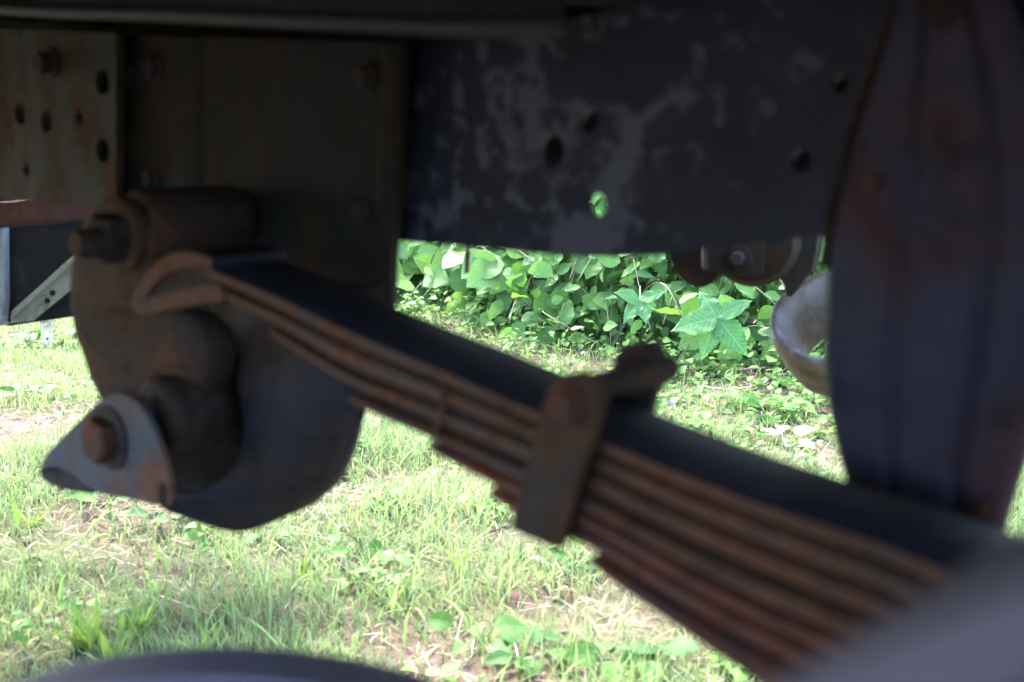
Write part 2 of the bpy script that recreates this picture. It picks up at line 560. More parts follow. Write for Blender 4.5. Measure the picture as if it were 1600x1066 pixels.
# perforated plate at the left
perf_holes = [(31, 178, 17), (72, 190, 17), (124, 184, 10), (41, 266, 10), (160, 235, 19), (160, 128, 20)]
perf = obj('perforated_plate', plate_px([(-420, 36), (60, 46), (181, 52), (181, 326), (90, 318), (0, 311), (-420, 285)], 0.578, 0.007, perf_holes), M['perf'], frame, bevel=0.0012)
bolt(82, 98, 0.578, 17, perf, M['darkrust'], h=0.014)
# dark inner liner behind the perforations
bm = bmesh.new()
box(bm, pl(-420, 290, 0.66), pl(700, 300, 0.66) - pl(-420, 290, 0.66), N * 0.01, Z * 0.24)
obj('inner_liner', bm, M['darkrust'], frame)

# body floor and cross members overhead; floor sized to shade metal, leave grass lit
bm = bmesh.new()
box(bm, swz(-3.2, -0.35, 0.84), U * 4.6, N * 1.22, Z * 0.02)
obj('floor_pan', bm, M['black'], frame)
for s, w0 in ((-1.15, 0.1), (-0.62, 0.3), (0.2, 0.62)):
    bm = bmesh.new()
    box(bm, swz(s, w0, 0.795), U * 0.06, N * (0.86 - w0), Z * 0.045)
    obj('cross_member', bm, M['black'], frame, bevel=0.004)
# long curved lip overhead, its edge highlight put in as lighter grey
bm = bmesh.new()
lip = spline([pl(-300, -20, 0.50), pl(0, 12, 0.50), pl(250, 22, 0.50), pl(480, 33, 0.5), pl(720, 42, 0.5), pl(880, 40, 0.5)], 8)
add_tube(bm, lip, 0.0055, 10)
obj('body_lip', bm, M['greyband'], frame, smooth=180)
bm = bmesh.new()
for a, b in zip(lip, lip[1:]):
    box(bm, a + Z * 0.004, b - a, N * 0.003, Z * 0.06)
obj('body_skirt', bm, M['black'], frame)
# dark mass added inboard of the rail to darken its holes and block light
bm = bmesh.new()
box(bm, swz(-0.78, 0.82, 0.658), U * 1.9, N * 0.05, Z * 0.17)
obj('dark_backing_mass', bm, M['black'], frame, bevel=0.02)
# unseen outer panels added behind the camera to block frontal light
bm = bmesh.new()
box(bm, swz(-3.2, -0.37, 0.70), U * 2.85, N * 0.02, Z * 0.7)
box(bm, swz(0.45, -0.37, 0.70), U * 0.95, N * 0.02, Z * 0.7)
box(bm, swz(-0.35, -0.37, 0.82), U * 0.80, N * 0.02, Z * 0.58)
obj('side_light_blocker', bm, M['black'], frame)

# ribbed upright bracket on the right
def column():
    # left and right edges against height (pixels), profile of two grooves across
    ys = [-60, 20, 90, 160, 240, 330, 430, 560, 640, 700, 760, 830, 900]
    xl = [1404, 1388, 1366, 1342, 1318, 1296, 1281, 1274, 1282, 1294, 1310, 1328, 1343]
    xr = [1536, 1572, 1604, 1630, 1650, 1660, 1656, 1640, 1616, 1598, 1580, 1558, 1544]
    n = 44
    bm = bmesh.new()
    front, back = [], []
    for y, a, b in zip(ys, xl, xr):
        rf, rb = [], []
        for i in range(n + 1):
            t = i / n
            h = 0.0
            for c, wd, d in ((0.33, 0.035, -0.0045), (0.70, 0.04, -0.0045)):
                h += d * math.exp(-((t - c) / wd) ** 2)
            h -= 0.008 * (math.exp(-t / 0.035) + math.exp(-(1 - t) / 0.035))     # edges roll back
            h += 0.004 * math.sin(math.pi * t)
            p = pl(a + (b - a) * t, y, 0.560)
            p -= N * h
            rf.append(bm.verts.new(p)); rb.append(bm.verts.new(p + N * 0.004))
        front.append(rf); back.append(rb)
    for R_ in (front, back):
        for r1, r2 in zip(R_, R_[1:]):
            for i in range(n):
                bm.faces.new((r1[i], r1[i + 1], r2[i + 1], r2[i]))
    for r1, r2, q1, q2 in zip(front, front[1:], back, back[1:]):
        for i in (0, n):
            bm.faces.new((r1[i], r2[i], q2[i], q1[i]))
    for rf, rb in ((front[0], back[0]), (front[-1], back[-1])):
        for i in range(n):
            bm.faces.new((rf[i], rf[i + 1], rb[i + 1], rb[i]))
    return bm
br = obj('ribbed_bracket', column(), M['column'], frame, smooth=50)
br['label'] = 'blue-black ribbed upright bracket with rust blotches'
bm = bmesh.new()
fl = [pl(x, y, 0.566) for x, y in ((1400, 0), (1376, 70), (1344, 160), (1321, 240), (1300, 335), (1289, 420))]
for a, b in zip(fl, fl[1:]):
    box(bm, a - U * 0.004, b - a, U * 0.004, N * 0.045)
obj('side_flange', bm, M['darkrust'], br)
bolt(1472, 20, 0.556, 20, br, M['darkrust'], h=0.006, washer=True)
bolt(1366, 285, 0.556, 13, br, M['redbeam'], h=0.006, washer=False, hexa=False, name='rivet')
bolt(1535, 795, 0.562, 12, br, M['redbeam'], h=0.006, washer=False, hexa=False, name='rivet')

# ------------------------------------------------------------ leaf spring
spring = thing('leaf_spring', 'stack of rusty spring leaves under a black top leaf, slanting down to the right', 'leaf spring', pl(1000, 800, 0.47))
W0 = 0.46
WID = 0.058
# boundary lines (pixel y at given x) between the leaves, from the top down
LX = [300, 420, 540, 690, 840, 940, 1040, 1140, 1260, 1370, 1460, 1600, 1760]
L0 = [406, 454, 512, 574, 640, 685, 725, 764, 806, 839, 874, 925, 985]
gaps = [
    L0,
    [428, 481, 541, 603, 668, 714, 757, 797, 842, 881, 920, 975, 1040],
    [452, 510, 583, 640, 701, 748, 796, 840, 890, 932, 972, 1030, 1100],
    [0, 538, 610, 674, 740, 787, 838, 884, 935, 979, 1020, 1080, 1150],
    [0, 0, 638, 700, 772, 818, 874, 928, 980, 1024, 1066, 1130, 1200],
    [0, 0, 0, 727, 802, 848, 908, 962, 1020, 1068, 1112, 1180, 1250],
    [0, 0, 0, 0, 830, 876, 941, 1001, 1062, 1112, 1160, 1230, 1300],
    [0, 0, 0, 0, 0, 908, 978, 1048, 1128, 1194, 1246, 1320, 1400],
]
starts = [300, 318, 418, 545, 668, 760, 920]
def interp(xs, ys, x):
    return float(np.interp(x, xs, ys))
def leaf_bm(i):
    x0 = starts[i]
    xs = [x0] + [x for x in range(int(x0 // 40 * 40 + 40), 1761, 40)]
    ok = [k for k, v in enumerate(gaps[i + 1]) if v > 0]
    lx = [LX[k] for k in ok]; lo = [gaps[i + 1][k] for k in ok]
    okt = [k for k, v in enumerate(gaps[i]) if v > 0]
    tx = [LX[k] for k in okt]; to = [gaps[i][k] for k in okt]
    def ext(X, Y, x):
        if x < X[0]:
            return Y[0] + (x - X[0]) * (Y[1] - Y[0]) / (X[1] - X[0])
        return interp(X, Y, x)
    gap = 4.4 if i not in (0, 5) else 2.4
    upl, dnl = [], []
    for x in xs:
        t = ext(tx, to, x) + (gap if i else 0); b = ext(lx, lo, x) - gap
        if x - x0 < 30 and i > 0:                       # leaf tip is ground thinner
            b -= (b - t) * 0.35 * (1 - (x - x0) / 30)
        upl.append(pl(x, t, W0)); dnl.append(pl(x, b, W0))
    bm = bmesh.new()
    ring = []
    inset = 0.0012 * (i % 3)
    for a, b in zip(upl, dnl):
        h = a - b
        q = [b + N * (inset + 0.0035), b + N * inset + h * 0.22, a + N * inset - h * 0.22, a + N * (inset + 0.0035),
             a + N * (WID - 0.0035), a + N * WID - h * 0.22, b + N * WID + h * 0.22, b + N * (WID - 0.0035)]
        ring.append([bm.verts.new(p) for p in q])
    for r1, r2 in zip(ring, ring[1:]):
        for k in range(8):
            bm.faces.new((r1[k], r1[(k + 1) % 8], r2[(k + 1) % 8], r2[k]))
    bm.faces.new(ring[0]); bm.faces.new(list(reversed(ring[-1])))
    return bm
for i in range(7):
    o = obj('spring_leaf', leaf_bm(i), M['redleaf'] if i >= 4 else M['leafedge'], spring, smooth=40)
    if i >= 4: o['label'] = 'red-brown lower spring leaf'
    if i == 0:                                          # painted upper face
        o['label'] = 'top spring leaf with black upper face'
        me = o.data
        me.materials.append(M['leaftop'])
        for p in me.polygons:
            if p.normal.z > 0.75: p.material_index = 1
# rolled end of the top leaf
bm = bmesh.new()
curl = [(330, 417), (306, 409), (284, 406), (264, 412), (246, 424), (230, 442), (218, 460), (212, 474), (222, 480), (246, 475), (280, 467), (318, 460), (348, 459)]
cp = spline([pl(x, y, W0) for x, y in curl], 4)
rows = []
for k, p in enumerate(cp):
    d = (cp[min(k + 1, len(cp) - 1)] - cp[max(k - 1, 0)]).normalized()
    nn = d.cross(N).normalized()
    tk = 0.0054
    rows.append([bm.verts.new(p + nn * tk), bm.verts.new(p - nn * tk), bm.verts.new(p - nn * tk + N * WID), bm.verts.new(p + nn * tk + N * WID)])
for r1, r2 in zip(rows, rows[1:]):
    for k in range(4):
        bm.faces.new((r1[k], r1[(k + 1) % 4], r2[(k + 1) % 4], r2[k]))
bm.faces.new(rows[0]); bm.faces.new(list(reversed(rows[-1])))
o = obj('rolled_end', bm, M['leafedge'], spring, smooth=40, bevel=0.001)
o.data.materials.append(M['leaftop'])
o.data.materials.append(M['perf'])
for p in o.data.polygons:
    if p.normal.dot(N) > -0.5: p.material_index = 2 if (p.normal.z < -0.6 or p.center.z < -0.008) else 1  # olive underside stands in for light bounced up from the grass
bm = bmesh.new()
add_plate(bm, [[pl(x, y, W0 + 0.003) for x, y in ((228, 470), (238, 440), (262, 418), (300, 412), (335, 425), (345, 455), (300, 462), (250, 472))]], N * 0.05)
obj('curl_hole_shade', bm, M['darkrust'], spring)  # dark plate added as the shade inside the curl's hole
# a wire tie across the leaves
bm = bmesh.new()
add_tube(bm, [pl(694, 618, 0.4585), pl(690, 640, 0.4575), pl(684, 665, 0.4575), pl(676, 695, 0.4585)], 0.0014, 8)
obj('wire_tie', bm, M['leafedge'], spring, smooth=180)

# rebound clamp
co = [(868, 592), (884, 583), (903, 581), (924, 588), (937, 602), (940, 622), (934, 655), (918, 710), (896, 785), (872, 860), (832, 845), (795, 826), (812, 765), (832, 690), (848, 630), (856, 606)]
clamp = obj('clamp', plate_px(co, 0.4500, 0.0065), M['rusty'], spring, bevel=0.0014)
bolt(890, 634, 0.450, 24, clamp, h=0.007, hexa=False, washer=True, name='rivet')
bm = bmesh.new()
c0 = pl(902, 612, 0.4572)
add_tube(bm, [c0, c0 + N * (WID + 0.016)], 0.0072, 14)
obj('cross_bolt', bm, M['darkrust'], clamp, smooth=40)
bm = bmesh.new()
wb = 0.4600 + WID
loops = [[pl(x, y, wb) for x, y in smooth_poly([(958, 560), (965, 545), (990, 538), (1018, 548), (1030, 570), (1026, 600), (1016, 640), (1000, 700), (950, 690), (950, 610)], 1)]]
add_plate(bm, loops, N * 0.0065)
obj('far_clamp_plate', bm, M['darkrust'], clamp, bevel=0.0012)
bm = bmesh.new()
c1 = pl(996, 574, wb + 0.0068)
lathe(bm, c1, N, [(0, 0.0145), (0.011, 0.0145), (0.013, 0.012)], 6, 0.2)
obj('nut', bm, M['darkrust'], clamp, smooth=30)

# ------------------------------------------------------------ shackle
shk = thing('spring_shackle', 'brown rusty forged shackle arm with round bushings joining spring end to the frame', 'shackle', pl(230, 700, 0.52))
rows_px = [(312, 182, 214, .500), (322, 162, 232, .499), (345, 142, 245, .498), (380, 127, 251, .498), (420, 120, 246, .499), (450, 118, 236, .500), (474, 119, 246, .502), (495, 121, 272, .504),
           (525, 126, 292, .506), (560, 138, 300, .508), (595, 150, 296, .510), (625, 166, 292, .512), (655, 186, 300, .514), (690, 214, 306, .516), (712, 236, 296, .518)]
bm = bmesh.new()
nc = 36
rings = []
for (y, xl, xr, w) in rows_px:
    ring = []
    for q in range(nc):
        a = 2 * math.pi * q / nc
        ca_, sa_ = math.cos(a), math.sin(a)
        tx = (abs(ca_) ** 0.75) * (1 if ca_ > 0 else -1)
        p = pl((xl + xr) / 2 + (xr - xl) / 2 * tx, y, w + 0.012)
        dpt = (0.012 if y < 470 else 0.012 + min(1, (y - 470) / 60) * 0.012)
        p += N * ((abs(sa_) ** 0.6) * (-0.012 if sa_ < 0 else dpt * 1.6) + (0.010 * (tx + 1) if y > 480 else 0.0))
        ring.append(bm.verts.new(p))
    rings.append(ring)
for r1, r2 in zip(rings, rings[1:]):
    for q in range(nc):
        bm.faces.new((r1[q], r1[(q + 1) % nc], r2[(q + 1) % nc], r2[q]))
bm.faces.new(rings[0]); bm.faces.new(list(reversed(rings[-1])))
bmesh.ops.subdivide_edges(bm, edges=[e for e in bm.edges], cuts=1, use_grid_fill=True, smooth=0.3)
roughen(bm, 0.0011, 70)
roughen(bm, 0.0006, 220)
o = obj('shackle_arm', bm, M['rusty'], shk, smooth=70)
o.data.materials.append(M['darkrust'])
s_lim = pl(232, 550, 0.502).dot(U); z_lim = pl(232, 480, 0.502).z; oc = WORLD_AT[o.name]
for p in o.data.polygons:
    q = p.center + oc
    if q.z < z_lim and q.dot(U) > s_lim + 0.004 * noise.noise(q * 60): p.material_index = 1  # lower right faces take the darker material
# upper bushing housing running inboard
bm = bmesh.new()
ca = pl(214, 352, 0.505)
cb = ca + N * 0.090 
lathe(bm, ca + Z * 0.0, N, [(0.0, 0.024), (0.004, 0.0265), (0.082, 0.0255), (0.091, 0.021), (0.093, 0.012)], 32)
obj('upper_bushing', bm, M['darkrust'], shk, smooth=40)
bm = bmesh.new()
lathe(bm, pl(196, 366, 0.5), -N, [(-0.0005, 0.027), (0.006, 0.027), (0.009, 0.023)], 28)
obj('pin_flange', bm, M['rusty'], shk, smooth=35)
bm = bmesh.new()
lathe(bm, pl(186, 371, 0.492), -N, [(-0.002, 0.0185), (0.016, 0.0185), (0.019, 0.015)], 6, 0.2)
obj('pin_nut', bm, M['darkrust'], shk, smooth=30)
bm = bmesh.new()
lathe(bm, pl(160, 379, 0.476), -N, [(-0.004, 0.0115), (0.016, 0.0105), (0.020, 0.0085)], 18)
o = obj('shackle_pin', bm, M['darkrust'], shk, smooth=30)
bm = bmesh.new()
lathe(bm, pl(160, 379, 0.476) - N * 0.0202, -N, [(-0.0015, 0.0088), (0.0010, 0.0088)], 18)
obj('pin_face', bm, M['rusty'], o, smooth=30)
# lower bushing housing, pitted
bm = bmesh.new()
cl = pl(236, 652, 0.506)
prof = [(0.0, 0.024), (0.003, 0.027)] + [(0.006 + 0.046 * k / 10, 0.029 + 0.0008 * math.sin(k * 1.7)) for k in range(11)] + [(0.058, 0.026), (0.062, 0.018)]
lathe(bm, cl, N, prof, 40)
roughen(bm, 0.0012, 90)
obj('lower_bushing', bm, M['darkrust'], shk, smooth=60)
# ------------------------------------------------------------ cupped lower bracket, front ear and curled lip
ear = [(60, 744), (68, 716), (88, 692), (112, 668), (136, 644), (158, 624), (184, 613), (210, 624), (230, 650), (247, 692), (260, 735), (272, 792), (240, 790), (205, 781), (158, 773), (137, 763), (118, 744), (96, 731), (72, 730)]
EW = 0.487
def ear_bm():
    bm = bmesh.new()
    pts = smooth_poly(ear, 1)
    loop = [pl(x, y, EW) for x, y in pts]
    add_plate(bm, [loop], N * 0.005)
    return bm
cup = obj('bracket_ear', ear_bm(), M['greyplate'], frame, bevel=0.0018)
cup['label'] = 'grey-blue triangular bracket ear with a rusty bolt'
# curled dark underside on the left tip
bm = bmesh.new()
tip = [(60, 734), (64, 749), (80, 760), (106, 768), (142, 773), (128, 745), (92, 726), (66, 722)]
add_plate(bm, [[pl(x, y, EW + 0.006) for x, y in tip]], N * 0.022)
obj('tip_fold', bm, M['cup'], cup, bevel=0.003)
bolt(166, 686, EW - 0.001, 35, cup, h=0.013, washer=False)
bm = bmesh.new()
lathe(bm, pl(172, 684, EW), -N, [(-0.001, 0.0245), (0.0020, 0.0245), (0.0023, 0.021)], 28)
obj('bolt_seat', bm, M['darkrust'], cup, smooth=30)
# curved side wall of the cup: sweeps from the hanger down and forward to the ear
I_ = [((330, 470), .592), ((352, 530), .585), ((372, 590), .574), ((384, 640), .560), ((384, 690), .545), ((366, 730), .528), ((332, 758), .510), ((296, 772), .496), ((256, 752), .489)]
O_ = [((604, 440), .598), ((598, 510), .598), ((580, 590), .598), ((556, 656), .596), ((536, 712), .592), ((500, 766), .584), ((436, 806), .565), ((368, 827), .535), ((262, 794), .4915)]
ei = spline([pl(p[0], p[1], w) for p, w in I_], 4)
eo = spline([pl(p[0], p[1], w) for p, w in O_], 4)
bm = bmesh.new()
nrow = 16
rows = []
for k in range(nrow + 1):
    t = k / nrow
    rows.append([bm.verts.new(a.lerp(b, t) - N * (0.020 * math.sin(math.pi * t) ** 0.8 * min(1, 0.25 + (len(ei) - i) / len(ei)) + 0.0)) for i, (a, b) in enumerate(zip(ei, eo))])
for r1, r2 in zip(rows, rows[1:]):
    for i in range(len(r1) - 1):
        bm.faces.new((r1[i], r1[i + 1], r2[i + 1], r2[i]))
o = obj('cup_wall', bm, M['cup'], frame, smooth=180)
sm = o.modifiers.new('solid', 'SOLIDIFY'); sm.thickness = 0.005; sm.offset = 0
obj('cavity_shade', plate_px([(236, 640), (300, 560), (384, 600), (400, 690), (370, 760), (300, 800), (268, 780)], 0.584, 0.006, sm=1), M['pit'], frame)  # near-black plate added as the shade in the cup's hollow
# underside of the cup closing back to the hanger plate
bm = bmesh.new()
rows = []
for k in range(5):
    t = k / 4
    rows.append([bm.verts.new(b + N * max(0.0, (0.604 - b.dot(N))) * t + Z * 0.006 * t) for b in eo[12:]])
for r1, r2 in zip(rows, rows[1:]):
    for i in range(len(r1) - 1):
        bm.faces.new((r1[i], r1[i + 1], r2[i + 1], r2[i]))
o = obj('cup_underside', bm, M['cup'], frame, smooth=180)
sm = o.modifiers.new('solid', 'SOLIDIFY'); sm.thickness = 0.004; sm.offset = 0

# ------------------------------------------------------------ tyres
def tyre(name, label, c, ax, Rr, width, mat='rubber'):
    """c centre, ax axle direction"""
    t = thing(name, label, 'tyre', c + Vector((0, 0, -Rr)))
    half = width / 2
    prof = []
    for k in range(17):                                   # rounded carcass from bead to bead
        a = math.pi * (k / 16)
        prof.append((-half * math.cos(a) * (1.0 if 0.15 < k / 16 < 0.85 else 0.96), Rr - 0.11 + 0.11 * math.sin(a) ** 0.38))
    prof = [(-half * 0.80, Rr - 0.13)] + prof + [(half * 0.80, Rr - 0.13)]
    bm = bmesh.new()
    lathe(bm, c, ax, prof, 96, cap=False)
    obj('carcass', bm, M[mat], t, smooth=60)
    for off in (-0.26, 0.0, 0.26):                        # raised circumferential tread ribs
        bm = bmesh.new()
        x, y = frame_of(ax)
        rings = []
        for k in range(96):
            a = 2 * math.pi * k / 96
            rd = x * math.cos(a) + y * math.sin(a)
            rings.append([bm.verts.new(c + ax * (width * (off - 0.085)) + rd * (Rr - 0.004)), bm.verts.new(c + ax * (width * (off - 0.08)) + rd * (Rr + 0.006)),
                          bm.verts.new(c + ax * (width * (off + 0.08)) + rd * (Rr + 0.006)), bm.verts.new(c + ax * (width * (off + 0.085)) + rd * (Rr - 0.004))])
        for k in range(96):
            r1, r2 = rings[k], rings[(k + 1) % 96]
            for j in range(3):
                bm.faces.new((r1[j], r1[j + 1], r2[j + 1], r2[j]))
        obj('tread_rib', bm, M[mat], t, smooth=40)
    bm = bmesh.new()
    rr = Rr - 0.128
    lathe(bm, c, ax, [(-half * 0.60, 0.03), (-half * 0.55, 0.045), (-half * 0.30, 0.05), (-half * 0.22, rr * 0.62), (-half * 0.42, rr * 0.80), (-half * 0.50, rr * 0.88), (-half * 0.82, rr * 0.94), (-half * 0.88, rr + 0.004), (-half * 0.80, rr + 0.004),
                      (half * 0.80, rr + 0.004), (half * 0.88, rr + 0.004), (half * 0.82, rr * 0.94), (half * 0.10, rr * 0.88), (half * 0.05, 0.04), (half * 0.2, 0.03)], 64)
    rim = obj('wheel_rim', bm, M['greyplate'], t, smooth=35)
    x, y = frame_of(ax)
    for k in range(6):
        a = k * math.pi / 3
        bm = bmesh.new()
        lathe(bm, c - ax * (half * 0.27) + (x * math.cos(a) + y * math.sin(a)) * 0.075, -ax, [(0, 0.011), (0.012, 0.011), (0.014, 0.009)], 6)
        obj('wheel_nut', bm, M['bolt'], rim, smooth=30)
    return t
tyre('tyre', 'big dark truck tyre close up at the lower right corner, out of focus', swz(0.160, 0.190, CAM_H - 0.353), N, 0.362, 0.185)

# low rounded tyre top at the bottom edge
tyre('tyre', 'old grey-black round tyre standing on the grass, its top arching along the bottom edge', Vector((-0.110, 0.42, 0.251)), Vector((0.06, 1, 0)).normalized(), 0.251, 0.17, 'dusty')

# ------------------------------------------------------------ far side bits: casing, pipe, box
cas = frame
YC = 1.45
def blob(outline, y, thick, mat, name, bev=0.01, sm=2):
    bm = bmesh.new()
    add_plate(bm, [[dep(x, yy, y) for x, yy in smooth_poly(outline, sm)]], Vector((0.35 * thick, thick, 0)))
    return obj(name, bm, mat, cas, bevel=bev)
blob([(1035, 320), (1046, 400), (1058, 430), (1078, 447), (1098, 450), (1114, 442), (1126, 420), (1130, 330)], YC, 0.10, M['casing'], 'casing_lobe', 0.012)
bm = bmesh.new()
cc = dep(1180, 372, YC + 0.05)
lathe(bm, cc, Vector((0.25, 1, 0)).normalized(), [(-0.06, 0.02), (-0.055, 0.045), (-0.03, 0.054), (0.04, 0.054), (0.07, 0.04), (0.075, 0.01)], 36)
obj('casing_drum', bm, M['casing'], cas, smooth=40)
bm = bmesh.new()
add_plate(bm, [[dep(x, y, YC - 0.03) for x, y in ((1101, 330), (1101, 426), (1194, 432), (1195, 330))]], Vector((0, 0.008, 0)))
obj('bolted_plate', bm, M['casing'], cas, bevel=0.002)
bm = bmesh.new()
add_plate(bm, [[dep(x, y, YC - 0.045) for x, y in ((1099, 340), (1099, 420), (1106, 421), (1106, 340))]], Vector((0, 0.014, 0)))
obj('plate_lip', bm, M['rusty'], cas)
bm = bmesh.new()
lathe(bm, dep(1155, 404, YC - 0.031), Vector((-0.3, -1, 0.0)).normalized(), [(0, 0.0155), (0.004, 0.0155), (0.006, 0.012)], 24)
o = obj('bolt', bm, M['casing'], cas, smooth=30)
bm = bmesh.new()
lathe(bm, dep(1153, 403, YC - 0.036), Vector((-0.3, -1, 0.0)).normalized(), [(0, 0.0085), (0.010, 0.0085), (0.012, 0.006)], 6)
obj('hex_head', bm, M['darkrust'], o, smooth=30)
blob([(1196, 320), (1198, 420), (1222, 438), (1228, 462), (1236, 466), (1246, 452), (1258, 436), (1272, 420), (1282, 330)], YC + 0.02, 0.05, M['casing'], 'casing_horn', 0.008, 1)
bm = bmesh.new()
box(bm, dep(1030, 380, YC + 0.1), dep(1300, 360, YC + 0.1) - dep(1030, 380, YC + 0.1), Vector((0, 0.2, 0)), Z * 0.16)
obj('casing_top', bm, M['black'], cas)

pipe = thing('steel_ring', 'weathered grey-brown hollow steel ring, bright inside, beside the ribbed bracket', 'ring', dep(1310, 600, 1.55))
bm = bmesh.new()
cdr = dep(1318, 492, 1.55)
adr = Vector((-0.30, -0.46, 0.83)).normalized()
prof = [(-0.078, 0.064), (-0.074, 0.072), (-0.052, 0.082), (-0.028, 0.089), (-0.008, 0.0915), (0.002, 0.090), (0.005, 0.086), (0.002, 0.081), (-0.010, 0.074), (-0.030, 0.067), (-0.055, 0.060), (-0.075, 0.057)]
x_, y_ = frame_of(adr)
rings = [[bm.verts.new(cdr + adr * h + (x_ * math.cos(a) + y_ * math.sin(a)) * r) for a in [k * 2 * math.pi / 64 for k in range(64)]] for h, r in prof]
for r1, r2 in zip(rings, rings[1:] + rings[:1]):
    for k in range(64):
        bm.faces.new((r1[k], r1[(k + 1) % 64], r2[(k + 1) % 64], r2[k]))
roughen(bm, 0.0015, 25)
obj('ring_band', bm, M['pipe'], pipe, smooth=180)
bm = bmesh.new()                                     # rod carrying the ring from the body
add_tube(bm, spline([cdr + (x_ * math.cos(1.2) + y_ * math.sin(1.2)) * 0.0 + Vector((0.075, 0.045, 0.01)), dep(1400, 380, 1.62), dep(1420, 250, 1.6), swz(-0.05, 0.85, 0.835)], 6), 0.009, 12)
obj('hanger_rod', bm, M['darkrust'], pipe, smooth=60)
# box at the far left with strip, beam, tube and chain
YB = 1.9
bx = thing('black_box', 'black sheet metal box hanging at the far left under the frame', 'box', dep(70, 510, YB))
bm = bmesh.new()
add_plate(bm, [[dep(x, y, YB) for x, y in ((8, 346), (6, 511), (60, 503), (200, 482), (260, 470), (260, 330))]], Vector((0.08, 0.24, 0)))
obj('box_body', bm, M['black'], bx, bevel=0.004)
bm = bmesh.new()
add_plate(bm, [[dep(x, y, YB - 0.04) for x, y in ((14, 506), (26, 486), (118, 404), (170, 358), (170, 404), (62, 492), (50, 502))]], Vector((0.0, 0.010, 0)))
obj('strip_face', bm, M['greystrip'], bx, bevel=0.001)
bm = bmesh.new()
add_plate(bm, [[dep(x, y, YB - 0.0525) for x, y in ((16, 500), (116, 408), (168, 362), (168, 352), (114, 400), (18, 486))]], Vector((0.0, 0.012, 0)))
obj('strip_edge', bm, M['zinc'] if False else M['greystrip'], bx, bevel=0.001)
for hx in (30, 150):
    bm = bmesh.new()
    q0 = dep(hx, 350, YB + 0.1)
    add_tube(bm, [q0, Vector((q0.x, q0.y, 0.80)), swz(q0.dot(U), 0.84, 0.838)], 0.008, 8)
    obj('hanger_strap', bm, M['darkrust'], bx, smooth=40)
for (hx, hy) in ((82, 458), (74, 470)):
    bm = bmesh.new()
    lathe(bm, dep(hx, hy, YB - 0.0405), Vector((0, -1, 0)), [(0, 0.0045), (0.0015, 0.004)], 14)
    obj('strip_rivet', bm, M['black'], bx, smooth=30)
bm = bmesh.new()
add_plate(bm, [[dep(x, y, YB - 0.02) for x, y in ((-60, 340), (6, 344), (7, 470), (4, 509), (-60, 520))]], Vector((0, 0.03, 0)))
post = obj('corner_post', bm, M['post'], bx, bevel=0.003)
for (x, y, r) in ((5, 466, 4), (3, 482, 5), (6, 496, 5), (10, 505, 4)):
    bm = bmesh.new()
    bmesh.ops.create_icosphere(bm, subdivisions=2, radius=r / FPX * YB, matrix=Matrix.Translation(dep(x, y, YB - 0.024)))
    roughen(bm, 0.001, 200)
    obj('weld_bead', bm, M['post'], post, smooth=180)
bm = bmesh.new()
add_plate(bm, [[dep(x, y, YB - 0.1) for x, y in ((-200, 330), (-200, 371), (0, 353), (100, 345), (160, 338), (240, 330), (240, 300))]], Vector((0, 0.012, 0)))
beam = obj('rusty_beam', bm, M['redbeam'], frame, bevel=0.001)
beam['label'] = 'red-brown rusty angle beam'
bm = bmesh.new()
add_plate(bm, [[dep(x, y, YB - 0.105) for x, y in ((-200, 371), (0, 353), (100, 345), (140, 340), (140, 343), (100, 349), (0, 357), (-200, 376))]], Vector((0, 0.05, 0)))
obj('beam_flange', bm, M['perf'], beam)
bm = bmesh.new()
add_tube(bm, [dep(46, 320, YB + 0.28), dep(180, 333, YB + 0.34)], 0.0075, 14)  # tube added in white to give a bright reflection
obj('glint_tube', bm, M['white'], frame, smooth=40)['label'] = 'white tube standing in for a bright reflection'
blk = None
hanger_rod = thing('hanging_rod', 'short rusty rod hanging below the frame rail in front of the leaves', 'rod', dep(731, 430, 1.35))
bm = bmesh.new()
add_tube(bm, [dep(732, 300, 1.35), dep(731, 388, 1.35), dep(731, 392, 1.35)], 0.0016, 8)
obj('thin_rod', bm, M['darkrust'], hanger_rod, smooth=40)
bm = bmesh.new()
add_tube(bm, [dep(731, 392, 1.35), dep(730, 410, 1.35), dep(729, 426, 1.35)], [0.0030, 0.0026, 0.0022], 10)
obj('rod_end', bm, M['redbeam'], hanger_rod, smooth=40)

bm = bmesh.new()
add_plate(bm, [[dep(x, y, YB + 0.45) for x, y in ((-260, 270), (260, 270), (260, 345), (-260, 345))]], Vector((0, 0.02, 0)))
obj('dark_gap_backing', bm, M['black'], frame)  # black sheet added to stand in for shade in the gap

def link(cx, cy, y, w, h, rot, r=0.0028):
    bm = bmesh.new()
    c = dep(cx, cy, y)
    pts = []
    side = Vector((math.cos(rot), math.sin(rot), 0))
    n = 28
    for k in range(n):
        a = 2 * math.pi * k / n
        e = math.cos(a); f = math.sin(a)
        pts.append(c + side * (w * e) + Z * (h * (abs(f) ** 0.75) * (1 if f > 0 else -1)))
    # closed ring
    rings = []
    for k in range(n):
        d = (pts[(k + 1) % n] - pts[k - 1]).normalized()
        x = d.cross(side.cross(Z)).normalized(); y2 = side.cross(Z)
        rings.append([bm.verts.new(pts[k] + (x * math.cos(q) + y2 * math.sin(q)) * r) for q in [i * math.pi / 4 for i in range(8)]])
    for k in range(n):
        r1, r2 = rings[k], rings[(k + 1) % n]
        for i in range(8):
            bm.faces.new((r1[i], r1[(i + 1) % 8], r2[(i + 1) % 8], r2[i]))
    return bm
ch = thing('chain', 'bright zinc chain links dangling under the black box', 'chain', dep(73, 536, YB + 0.05))
obj('chain_link', link(73, 520, YB + 0.05, 0.0055, 0.0165, 0.5), M['zinc'], ch, smooth=180)
obj('chain_link', link(73, 500, YB + 0.05, 0.009, 0.0125, -0.2), M['zinc'], ch, smooth=180)
